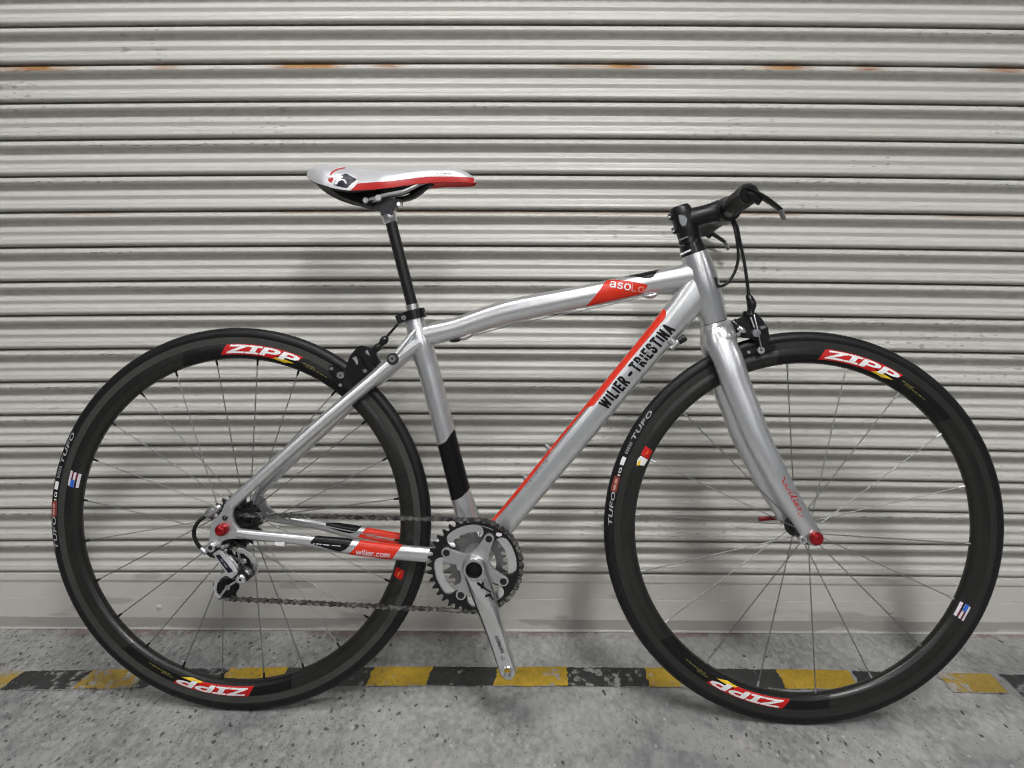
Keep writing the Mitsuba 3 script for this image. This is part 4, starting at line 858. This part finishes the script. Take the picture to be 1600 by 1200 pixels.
def calliper_rear():
    k = B + 'rear_brake__'
    put(B + 'cable__rear_brake_housing', sweep([(0.2753, 0.6767, 0), (0.2676, 0.6679, 0), (0.2599, 0.6591, 0), (0.2544, 0.6524, 0)], 2.0, n=12), 'satin_black')
    put(k + 'barrel', sweep([(0.2566, 0.6546, 0), (0.2511, 0.6480, 0), (0.2456, 0.6414, 0), (0.2400, 0.6359, 0), (0.2323, 0.6292, 0)], [3, 6.5, 4.5, 6, 4], n=18), 'gloss_black')
    put(k + 'rear_arm', slab(round_poly([(0.2066, 0.6377, 0.004), (0.2144, 0.6389, 0.004), (0.2232, 0.6368, 0.004), (0.2365, 0.6325, 0.004), (0.2409, 0.6216, 0.004), (0.2454, 0.6106, 0.004), (0.2277, 0.5930, 0.004), (0.2145, 0.5819, 0.004), (0.1945, 0.5971, 0.004), (0.1857, 0.6036, 0.004), (0.1934, 0.6223, 0.004)], 2), -0.016, 0.010, 0.008, 4, True), 'gloss_black', 45)
    put(k + 'front_arm', slab(round_poly([(0.1957, 0.6103, 0.022), (0.2044, 0.6212, 0.022), (0.2121, 0.6212, 0.022), (0.2230, 0.6018, 0.022), (0.2361, 0.5901, 0.022), (0.2122, 0.5736, 0.022), (0.1958, 0.5604, 0.022), (0.1816, 0.5635, 0.022), (0.1728, 0.5711, 0.022), (0.1596, 0.5959, 0.022), (0.1629, 0.6035, 0.022), (0.1728, 0.6025, 0.022), (0.1837, 0.5950, 0.022)], 2.5), 0.010, 0.022, 0.007, 4, True), 'gloss_black', 45)
    put(k + 'quick_release', slab(round_poly([(0.2138, 0.6245, 0.02), (0.2203, 0.6278, 0.02), (0.2302, 0.6106, 0.02), (0.2368, 0.6009, 0.02), (0.2313, 0.5954, 0.02), (0.2226, 0.6051, 0.02)], 1.5), 0.008, 0.0215, 0.004, 3, True), 'satin_black', 45)
    put(k + 'pad_holder', slab(round_poly([(0.1596, 0.6024, 0.022), (0.1684, 0.6057, 0.022), (0.2034, 0.5692, 0.022), (0.2002, 0.5615, 0.022), (0.1903, 0.5636, 0.022)], 1.5), 0.016, 0.0245, 0.003, 3), 'matt_black', 45)
    put(k + 'far_arm', slab(round_poly([(0.1847, 0.6101, -0.022), (0.2016, 0.6214, -0.022), (0.2265, 0.5892, -0.022), (0.1848, 0.5585, -0.022), (0.1610, 0.5695, -0.022), (0.1723, 0.5943, -0.022)], 2.5), -0.024, -0.013, 0.003, 2, True), 'gloss_black', 45)
    put(k + 'spring_cover', slab(round_poly([(0.2007, 0.6168, 0.02), (0.2072, 0.6207, 0.02), (0.2111, 0.6136, 0.02), (0.2116, 0.6050, 0.02), (0.2083, 0.6071, 0.02), (0.2050, 0.6136, 0.02)], 0.5), 0.008, 0.0235, 0.002), 'satin_aluminium', 40)
    put(k + 'glint_plate', slab(round_poly([(0.2210, 0.6289, 0.016), (0.2249, 0.6317, 0.016), (0.2293, 0.6214, 0.016), (0.2238, 0.6246, 0.016)], 0.4), 0.006, 0.0125, 0.001), 'satin_aluminium', 40)
    put(k + 'anchor_bolt', disc((0.1825, 0.5881, 0.03), 5.4, 0.020, 0.0285, 0.001, 18, 1.4), 'polished_aluminium', 40)
    for piece in (disc((0.1668, 0.5992, 0.026), 2.6, 0.018, 0.0265, 0.0008, 12), disc((0.2234, 0.5959, 0.026), 3.0, 0.018, 0.0265, 0.0008, 12),):
        put(k + 'nut', piece, 'polished_aluminium', 40)
    put(k + 'pad_nut', disc((0.1815, 0.5713, 0.026), 2.8, 0.018, 0.0245, 0.0008, 12), 'grey_aluminium', 40)
calliper_rear()

# ------------------------------------------------------------------ bicycle: drivetrain
def toothed(teeth, depth=0.0042, half=0.36):
    pr = 0.0127 / (2 * math.sin(math.pi / teeth))
    pts = []
    for t in range(teeth):
        a0 = 2 * math.pi * t / teeth
        st = 2 * math.pi / teeth
        for f, r in ((-0.5, pr - 0.0040), (-0.33, pr - 0.0036), (-0.12, pr + depth - 0.0006), (0.0, pr + depth), (0.12, pr + depth - 0.0006), (0.33, pr - 0.0036)):
            pts.append((r * math.cos(a0 + f * st), r * math.sin(a0 + f * st)))
    return Polygon(pts), pr

# chainrings: windows between the four arms
CRK = np.array((0.4147, 0.2740, 0.074))
RNG = np.array(CRK)
def ring_at(w):
    return np.array([RNG[0], RNG[1]])
arm0 = math.degrees(math.atan2((0.4366, 0.3192, 0.056)[1] - RNG[1], (0.4366, 0.3192, 0.056)[0] - RNG[0]))
big, BIGR = toothed(38)
cut = []
for k in range(4):
    a = (arm0 + 45 + 90 * k) * D2R
    e, t = np.array([math.cos(a), math.sin(a)]), np.array([-math.sin(a), math.cos(a)])
    outer = Point(0, 0).buffer(0.0690, quad_segs=32)
    lobe = Polygon([tuple(e * r + t * s) for r, s in ((0.028, -0.024), (0.050, -0.0315), (0.078, -0.0335), (0.078, 0.0335), (0.050, 0.0315), (0.028, 0.024))]).intersection(outer)
    cut.append(lobe.buffer(-0.012).buffer(0.012, quad_segs=8))
big_ring = big.difference(unary_union(cut)).difference(Point(0, 0).buffer(0.040, quad_segs=24))
G_ = B + 'crankset__'
c2 = lambda g, w=0: affinity.translate(g, RNG[0], RNG[1])
put(G_ + 'large_chainring', slab(c2(big_ring), 0.0445, 0.0490, 0.0008, 2), 'satin_black', 30)
# bright chamfer inside the windows
inner_t, INR = toothed(24)
put(G_ + 'inner_chainring', slab(c2(inner_t.difference(Point(0, 0).buffer(0.034, quad_segs=24))), 0.0290, 0.0315, 0.0004), 'worn_steel', 30)
inset = [l.buffer(-0.0005).intersection(Point(0, 0).buffer(0.0695, quad_segs=32).difference(Point(0, 0).buffer(0.0555, quad_segs=32))) for l in cut]
put(G_ + 'ring_backing', cat([slab(c2(g_), 0.0415, 0.0436, 0.0006) for g in inset for g_ in polys(g)]), 'polished_aluminium', 30)
sp_shape = Point(0, 0).buffer(0.026, quad_segs=24)
for k in range(4):
    a = (arm0 + 90 * k) * D2R
    e, t = np.array([math.cos(a), math.sin(a)]), np.array([-math.sin(a), math.cos(a)])
    tip = Point(*(e * 0.0525)).buffer(0.0086, quad_segs=10)
    body = Polygon([tuple(e * r + t * s) for r, s in ((0.014, -0.019), (0.030, -0.0108), (0.0525, -0.0080), (0.0525, 0.0080), (0.030, 0.0108), (0.014, 0.019))])
    sp_shape = sp_shape.union(tip).union(body)
sp_shape = sp_shape.buffer(0.004).buffer(-0.004)
put(G_ + 'spider', slab(c2(sp_shape), 0.0490, 0.0565, 0.0022, 3), 'satin_aluminium', 35)
for k in range(4):
    a = (arm0 + 90 * k) * D2R
    p = RNG[:2] + 0.0525 * np.array([math.cos(a), math.sin(a)])
    put(G_ + 'chainring_bolt', cat([disc(p, 5.2, 0.0555, 0.0574, 0.0005, 20, 3.4), disc(p, 3.6, 0.0520, 0.0567, 0.0003, 16)]), 'gloss_black', 40)
PED = np.array((0.4706, 0.1110, 0.084))
d = PED[:2] - CRK[:2]
L = np.linalg.norm(d)
d /= L
t = np.array([-d[1], d[0]])
def arm_shape(scale=1.0, ins=0.0):
    prof_ = [(-0.0, 0.0205), (0.02, 0.0200), (0.05, 0.0188), (0.085, 0.0165), (0.125, 0.0142), (L, 0.0140)]
    left = [tuple(CRK[:2] + d * a - t * b) for a, b in prof_]
    right = [tuple(CRK[:2] + d * a + t * b) for a, b in prof_[::-1]]
    g = Polygon(left + right).union(Point(*CRK[:2]).buffer(0.0205, quad_segs=16)).union(Point(*PED[:2]).buffer(0.0140, quad_segs=12))
    return g.difference(Point(*PED[:2]).buffer(0.0062, quad_segs=8)).difference(Point(*CRK[:2]).buffer(0.0125, quad_segs=12))

def arm_mesh(sgn=1):
    """The crank arm: stations along its length, a flat face with sloping shoulders."""
    S = np.linspace(-0.0205, L + 0.0140, 70)
    rows = []
    for s in S:
        hwid = np.interp(s, [0, 0.02, 0.05, 0.085, 0.125, L], [0.0205, 0.0200, 0.0188, 0.0165, 0.0142, 0.0140])
        if s < 0:
            hwid = math.sqrt(max(0.0205 ** 2 - s * s, 1e-9))
        if s > L:
            hwid = math.sqrt(max(0.0140 ** 2 - (s - L) ** 2, 1e-9))
        w0 = 0.0560 + 0.0135 * np.clip(s / L, 0, 1)
        w1 = np.interp(s, [0, 0.03, 0.10, L], [0.0735, 0.0745, 0.0800, 0.0835])
        hh = w1 - w0
        k = np.interp(s, [0.012, 0.035, 0.085, 0.105], [-0.75, -0.55, 0.55, 0.80])    # the ridge between the two long facets crosses the arm
        dl = np.interp(s, [0.0, 0.02, 0.09, 0.14, L], [0.0015, 0.0055, 0.0050, 0.0030, 0.0015])
        q = [(-1, w0), (-1, w0 + 0.40 * hh), (-0.80, w1 - dl - 0.0035), (-0.72, w1 - dl), (k, w1), (max(k + 0.02, 0.72), w1), (0.93, w1 - 0.0024), (1, w1 - 0.006), (1, w0)]
        rows.append([(*(CRK[:2] + d * s + t * hwid * x), w) for x, w in q])
    R = np.array(rows)
    n, m = R.shape[:2]
    i, j = np.meshgrid(np.arange(n - 1), np.arange(m), indexing='ij')
    p, q_ = (i * m + j).ravel(), (i * m + (j + 1) % m).ravel()
    F = np.vstack([np.stack([p, q_, q_ + m], 1), np.stack([p, q_ + m, p + m], 1)])
    mm = trimesh.Trimesh(R.reshape(-1, 3), F, process=False)
    if mm.volume < 0:
        mm.invert()
    return mm
am = arm_mesh()
fan = []
nr, mr = 70, 9
for base_, flip in ((0, False), ((nr - 1) * mr, True)):
    for k in range(1, mr - 1):
        t_ = [base_, base_ + k, base_ + k + 1]
        fan.append(t_[::-1] if flip else t_)
am0 = arm_mesh()
cand = [trimesh.Trimesh(am0.vertices, np.vstack([am0.faces, np.array(fan)[:, ::s_]]), process=False) for s_ in (1, -1)]
am = next((c_ for c_ in cand if c_.is_winding_consistent and c_.is_watertight), am0)
cutter = trimesh.creation.cylinder(0.0066, 0.2, sections=32)
cutter.apply_translation([PED[0], PED[1], 0.08])
cutter2 = trimesh.creation.cylinder(0.0122, 0.2, sections=40)
cutter2.apply_translation([CRK[0], CRK[1], 0.162])
am = trimesh.boolean.difference([am, cutter, cutter2], engine='manifold')
put(G_ + 'crank_arm', am, 'polished_aluminium', 25)
put(G_ + 'spindle_collar', revolve([(0.0128, 0.070), (0.0182, 0.070), (0.0182, 0.0752), (0.0172, 0.0765), (0.0140, 0.0765), (0.0128, 0.0750)], CRK[:2], 40), 'satin_aluminium', 30)
put(G_ + 'spindle_bore', revolve([(0, 0.0630), (0.0118, 0.0630), (0.0118, 0.0755), (0.0126, 0.0764), (0.0130, 0.0755), (0.0124, 0.0615), (0, 0.0615)], CRK[:2], 32), 'satin_black', 30)
put(G_ + 'pedal_thread', cat([revolve([(0.0064, 0.0700), (0.0095, 0.0800), (0.0098, 0.0842), (0.0085, 0.0850), (0.0066, 0.0845)], PED[:2], 28)]), 'polished_aluminium', 30)
def flat_on_arm(eps):    # prints lie a hair above the outer face
    from scipy.spatial import cKDTree
    pts_, _ = trimesh.sample.sample_surface(am, 60000, seed=3)
    pts_ = pts_[pts_[:, 2] > 0.068]
    tree = cKDTree(pts_[:, :2])
    def f(Pq):
        w_ = pts_[tree.query(Pq, 6)[1], 2].max(1)
        return np.c_[Pq, w_ + eps]
    return f
rec = P2([(0.4259, 0.2588, 0.076), (0.4342, 0.2616, 0.076), (0.4437, 0.2465, 0.076), (0.4522, 0.2281, 0.077), (0.4513, 0.2124, 0.077), (0.4450, 0.2154, 0.077)])
put(G_ + 'arm_recess', sheet(rec, flat_on_arm(0.0003), 0.006), 'grey_aluminium', True)
xt = unary_union([stroke([(0.4202, 0.2534, 0.076), (0.4312, 0.2458, 0.076)], 4.0, 2), stroke([(0.4296, 0.2547, 0.076), (0.4276, 0.2441, 0.076)], 3.4, 2), stroke([(0.4312, 0.2458, 0.076), (0.4427, 0.2387, 0.076)], 2.6, 2),
                  stroke([(0.4335, 0.2320, 0.077), (0.4433, 0.2358, 0.077)], 3.4, 2), stroke([(0.4397, 0.2352, 0.077), (0.4470, 0.2265, 0.077)], 2.8, 2)])
put(G_ + 'arm_lettering', sheet(xt, flat_on_arm(0.0007), 0.006), 'decal_black', True)
put(G_ + 'arm_lettering', sheet(between(glyphs('SHIMANO', True), (0.4493, 0.1669, 0.082), (0.4605, 0.1403, 0.083), (0.4545, 0.1693, 0.082)), flat_on_arm(0.0006), 0.006), 'satin_black', True)
put(G_ + 'arm_lettering', sheet(unary_union([stroke([(0.4610, 0.1350, 0.083), (0.4637, 0.1288, 0.083)], 3.6, 2), stroke([(0.4662, 0.1341, 0.083), (0.4647, 0.1299, 0.083)], 1.6, 2)]), flat_on_arm(0.0006), 0.006), 'decal_mark', True)
ba = [(0.4499, 0.3306, 0.049), (0.4584, 0.3296, 0.049), (0.4589, 0.3254, 0.049), (0.4531, 0.3237, 0.049), (0.4483, 0.3263, 0.049)]
put(G_ + 'ring_badge', slab(round_poly(ba, 0.6), 0.0488, 0.0494, 0), 'decal_lilac', 30)
put(G_ + 'ring_print', slab(stroke([(0.4243, 0.3408, 0.049), (0.4339, 0.3388, 0.049), (0.4435, 0.3347, 0.049)], 1.4, 1), 0.0488, 0.0493, 0), 'decal_grey', 30)
# far crank arm, turned half way round
fa = am.copy()
V = fa.vertices.copy()
V[:, :2] = 2 * CRK[:2] - V[:, :2]
V[:, 2] *= -1
put(B + 'crankset__far_crank_arm', trimesh.Trimesh(V, fa.faces[:, ::-1], process=False), 'polished_aluminium', 25)
put(B + 'crankset__spindle', revolve([(0, -0.058), (0.012, -0.058), (0.012, 0.058), (0, 0.058)], CRK[:2], 24), 'satin_aluminium', 30)

# cassette
for i_, (tt, w0) in enumerate(zip((21, 19, 17, 16, 15, 14, 13, 12, 9), [*np.linspace(0.0170, 0.0395, 8), 0.0453])):
    s_, r_ = toothed(tt)
    hole = Point(0, 0).buffer(0.011)
    if r_ > 0.030:
        for k in range(5):
            hole = hole.union(Point(0.027 * math.cos(k * 1.2566), 0.027 * math.sin(k * 1.2566)).buffer(0.0055, quad_segs=5))
    put(B + 'cassette__sprocket', slab(affinity.translate(s_.difference(hole), *RC), w0, w0 + 0.0018), 'dark_metal', 30)
put(B + 'cassette__lockring', disc(RC, 13, 0.0515, 0.0560, 0.001, 28, 6), 'dark_metal', 30)

# rear derailleur
R_ = B + 'rear_derailleur__'
GP, TP = np.array((0.0216, 0.2717, 0.045)), np.array((-0.0059, 0.2288, 0.045))
def pulley(c_):
    s_, r_ = toothed(9, 0.003)
    return cat([slab(affinity.translate(s_.difference(Point(0, 0).buffer(0.004)), *c_[:2]), 0.0440, 0.0475, 0.0006, 2, True)])
put(R_ + 'guide_pulley', pulley(GP), 'matt_black', 30)
put(R_ + 'tension_pulley', pulley(TP), 'matt_black', 30)
put(R_ + 'mount_bolt', disc((-0.0171, 0.3050, 0.084), 7.0, 0.0715, 0.0835, 0.0015, 24, 3.2), 'polished_aluminium', 40)
put(R_ + 'mount_bolt_socket', disc((-0.0171, 0.3050, 0.084), 3.3, 0.072, 0.0815, 0.0004, 16), 'gloss_black', 40)
put(R_ + 'upper_body', slab(round_poly([(-0.0289, 0.3008, 0.074), (-0.0193, 0.2978, 0.074), (-0.0032, 0.3076, 0.074), (0.0107, 0.3068, 0.074), (0.0106, 0.2972, 0.074), (-0.0011, 0.2928, 0.074), (-0.0108, 0.2841, 0.074), (-0.0236, 0.2860, 0.074), (-0.0343, 0.2964, 0.074)], 2), 0.054, 0.0725, 0.004, 3, True), 'gloss_black', 45)
for piece in (disc((-0.0006, 0.3044, 0.074), 3.2, 0.066, 0.0755, 0.0012, 14), disc((0.0059, 0.3067, 0.074), 3.0, 0.066, 0.0755, 0.0012, 14), disc((0.0042, 0.2987, 0.074), 2.6, 0.066, 0.0745, 0.001, 12),):
    put(R_ + 'adjuster_screw', piece, 'satin_aluminium', 40)
put(R_ + 'barrel', sweep([(-0.0364, 0.3017, 0.074), (-0.0316, 0.2975, 0.074), (-0.0268, 0.2934, 0.074)], [3.6, 4.4, 3.4], n=14), 'satin_aluminium')
put(R_ + 'outer_link', slab(round_poly([(-0.0156, 0.2940, 0.08), (-0.0050, 0.3011, 0.08), (-0.0002, 0.2991, 0.08), (0.0263, 0.2657, 0.08), (0.0247, 0.2609, 0.08), (0.0151, 0.2533, 0.08), (0.0108, 0.2564, 0.08), (0.0066, 0.2627, 0.08)], 1), 0.066, 0.0795, 0.003, 3), 'polished_aluminium', 40)
put(R_ + 'outer_link_inset', slab(round_poly([(-0.0100, 0.2920, 0.082), (-0.0031, 0.2939, 0.082), (0.0197, 0.2658, 0.082), (0.0112, 0.2633, 0.082)], 0.6), 0.078, 0.0800, 0.0006), 'decal_navy', 40)
put(R_ + 'inset_print', slab(unary_union([stroke([(-0.0005, 0.2864, 0.082), (0.0032, 0.2812, 0.082)], 2.0, 2), stroke([(0.0043, 0.2796, 0.082), (0.0096, 0.2723, 0.082)], 2.0, 2)]), 0.0798, 0.0803, 0), 'decal_mark', 40)
put(R_ + 'inner_link', slab(round_poly([(-0.0039, 0.2960, 0.07), (0.0026, 0.2971, 0.07), (0.0229, 0.2730, 0.07), (0.0239, 0.2666, 0.07), (0.0186, 0.2687, 0.07)], 1), 0.052, 0.066, 0.003, 2), 'gloss_black', 40)
for piece in (sweep([(0.0028, 0.2944, 0.072), (0.0140, 0.2798, 0.072)], [1.5, 1.5], n=8, m=2), sweep([(0.0100, 0.2898, 0.07), (0.0229, 0.2730, 0.07)], [1.7, 1.7], n=8, m=2),):
    put(R_ + 'link_rib', piece, 'polished_aluminium', 40)
put(R_ + 'lower_knuckle', slab(round_poly([(0.0215, 0.2682, 0.072), (0.0290, 0.2737, 0.072), (0.0375, 0.2674, 0.072), (0.0439, 0.2580, 0.072), (0.0418, 0.2494, 0.072), (0.0332, 0.2439, 0.072), (0.0214, 0.2480, 0.072), (0.0150, 0.2542, 0.072)], 3), 0.050, 0.0725, 0.006, 3, True), 'gloss_black', 45)
put(R_ + 'lower_bolt', disc((0.0305, 0.2520, 0.08), 7.4, 0.068, 0.0785, 0.002, 24, 2.0), 'polished_aluminium', 40)
put(R_ + 'knuckle_ring', sweep([(0.0370, 0.2657, 0.0735), (0.0408, 0.2642, 0.0735), (0.0440, 0.2595, 0.0735)], [1.6, 2.2, 1.4], n=10), 'polished_aluminium', 40)
up = [(0.0138, 0.2961, 0.05), (0.0182, 0.2984, 0.05), (0.0269, 0.2964, 0.05), (0.0367, 0.2900, 0.05), (0.0453, 0.2810, 0.05), (0.0513, 0.2692, 0.05), (0.0496, 0.2562, 0.05), (0.0420, 0.2474, 0.05), (0.0311, 0.2440, 0.05), (0.0224, 0.2503, 0.05), (0.0388, 0.2582, 0.05), (0.0421, 0.2680, 0.05), (0.0356, 0.2798, 0.05), (0.0258, 0.2877, 0.05), (0.0182, 0.2897, 0.05)]
put(R_ + 'cage', slab(round_poly(up, 1.2), 0.0490, 0.0515, 0.001, 2, True), 'polished_aluminium', 40)
put(R_ + 'cage', slab(round_poly([(0.0133, 0.2956, 0.05), (0.0171, 0.2967, 0.05), (0.0209, 0.2806, 0.05), (0.0257, 0.2720, 0.05), (0.0203, 0.2687, 0.05), (0.0171, 0.2762, 0.05)], 1), 0.0490, 0.0515, 0.001, 2, True), 'satin_aluminium', 40)
put(R_ + 'cage', slab(LineString([p[:2] for p in ((0.0006, 0.2531, 0.05), (-0.0081, 0.2524, 0.05), (-0.0168, 0.2463, 0.05), (-0.0218, 0.2376, 0.05), (-0.0237, 0.2278, 0.05), (-0.0218, 0.2191, 0.05), (-0.0164, 0.2143, 0.05))]).buffer(2.5 * PX, quad_segs=6), 0.0490, 0.0515, 0.001, 2, True), 'polished_aluminium', 40)
put(R_ + 'cage', slab(unary_union([stroke([(-0.0038, 0.2308, 0.05), (0.0148, 0.2426, 0.05)], 3.2, 1), stroke([(-0.0054, 0.2281, 0.05), (-0.0137, 0.2165, 0.05)], 3.4, 1)]), 0.0488, 0.0512, 0.0008, 2, True), 'satin_aluminium', 40)
inn = unary_union([Point(*GP[:2]).buffer(0.019), Point(*TP[:2]).buffer(0.0185), stroke([GP, TP], 24)])
put(R_ + 'inner_cage', slab(inn.difference(Point(*GP[:2]).buffer(0.011)), 0.0395, 0.0415, 0.0006, 2), 'grey_aluminium', 40)
for piece in (disc((0.0254, 0.2747, 0.052), 5.2, 0.0475, 0.0530, 0.001, 18, 2.0), disc((-0.0019, 0.2304, 0.052), 4.2, 0.0475, 0.0525, 0.001, 18, 1.6),):
    put(R_ + 'pulley_cap', piece, 'satin_aluminium', 40)
put(R_ + 'cage_stop', slab(round_poly([(0.0003, 0.2342, 0.052), (0.0090, 0.2387, 0.052), (0.0156, 0.2378, 0.052), (0.0133, 0.2247, 0.052), (0.0035, 0.2180, 0.052), (-0.0052, 0.2179, 0.052)], 1.5), 0.0400, 0.0505, 0.002, 2), 'matt_black', 40)
put(B + 'cable__gear_housing', sweep([(-0.0290, 0.3554, 0.066), (-0.0363, 0.3505, 0.069), (-0.0436, 0.3425, 0.072), (-0.0475, 0.3323, 0.074), (-0.0471, 0.3219, 0.075), (-0.0429, 0.3114, 0.075), (-0.0364, 0.3017, 0.074)], 2.9, n=14), 'satin_black')
put(F_ + 'cable_guide', sweep([(-0.0312, 0.3537, 0.066), (-0.0247, 0.3597, 0.066), (-0.0161, 0.3651, 0.066), (-0.0072, 0.3702, 0.064)], [4.2, 6.6, 6.0, 4.0], n=18), 'satin_aluminium')
for piece in (disc((-0.0135, 0.3695, 0.072), 2.8, 0.066, 0.0735, 0.0008, 12), disc((-0.0125, 0.3558, 0.072), 2.6, 0.066, 0.0735, 0.0008, 12),):
    put(F_ + 'guide_screw', piece, 'polished_aluminium', 40)

# chain: one closed loop of links round ring, tension pulley, guide pulley and sprocket
CASR = 0.0127 / (2 * math.sin(math.pi / 9))
PULR = 0.0127 / (2 * math.sin(math.pi / 9))
circ = [(RNG[:2], BIGR, -1), (TP[:2], PULR, -1), (GP[:2], PULR, 1), (RC, CASR, -1)]
def tangent(c1, r1, s1, c2_, r2, s2):
    """Straight run leaving circle 1 (turning s1) and meeting circle 2 (turning s2)."""
    dv = c2_ - c1
    D = np.linalg.norm(dv)
    base = math.atan2(dv[1], dv[0])
    x = (s1 * r1 - s2 * r2) / D
    th = base + math.asin(np.clip(x, -1, 1))
    nrm = np.array([math.sin(th), -math.cos(th)])
    return c1 + nrm * r1 * s1, c2_ + nrm * r2 * s2
runs = [tangent(*circ[i], *circ[(i + 1) % 4]) for i in range(4)]
path = []
for i in range(4):
    a, b = runs[i]
    path.append(np.linspace(a, b, 40)[:-1])
    c_, r_, s_ = circ[(i + 1) % 4]
    a0 = math.atan2(*(b - c_)[::-1])
    a1 = math.atan2(*(runs[(i + 1) % 4][0] - c_)[::-1])
    if s_ > 0 and a1 < a0:
        a1 += 2 * math.pi
    if s_ < 0 and a1 > a0:
        a1 -= 2 * math.pi
    aa = np.linspace(a0, a1, 60)
    path.append(np.c_[c_[0] + r_ * np.cos(aa), c_[1] + r_ * np.sin(aa)][:-1])
path = np.vstack(path + [path[0][:1]])
# the lower run hangs a little
acc = np.r_[0, np.cumsum(np.linalg.norm(np.diff(path, axis=0), axis=1))]
NL = int(round(acc[-1] / 0.0127 / 2)) * 2
tt = np.linspace(0, acc[-1], NL, endpoint=False)
pins = np.c_[np.interp(tt, acc, path[:, 0]), np.interp(tt, acc, path[:, 1])]
CW = 0.0462
def plate(Lk, r):
    return unary_union([Point(-Lk / 2, 0).buffer(r, quad_segs=4), Point(Lk / 2, 0).buffer(r, quad_segs=4), sbox(-Lk / 2, -r * 0.66, Lk / 2, r * 0.66)])
def link(outer):
    w_, th_ = (0.0026, 0.0010) if outer else (0.0013, 0.0010)
    ms = []
    for s in (-1, 1):
        m_ = trimesh.creation.extrude_polygon(plate(0.0127, 0.0041), th_, engine='earcut')
        m_.apply_translation([0, 0, w_ if s > 0 else -w_ - th_])
        ms.append(m_)
    for s in (-1, 1):
        c_ = trimesh.creation.cylinder(0.0017 if outer else 0.0038, 0.0084 if outer else 0.0026, sections=10)
        c_.apply_translation([s * 0.00635, 0, 0])
        ms.append(c_)
    return cat(ms)
LK = [link(True), link(False)]
for k in range(NL):
    a, b = pins[k], pins[(k + 1) % NL]
    m_ = LK[k % 2].copy()
    ang = math.atan2(*(b - a)[::-1])
    m_.apply_transform(trimesh.transformations.rotation_matrix(ang, [0, 0, 1]))
    m_.apply_translation([*(0.5 * (a + b)), CW])
    put(B + 'chain__link', m_, 'steel_chain', 30)
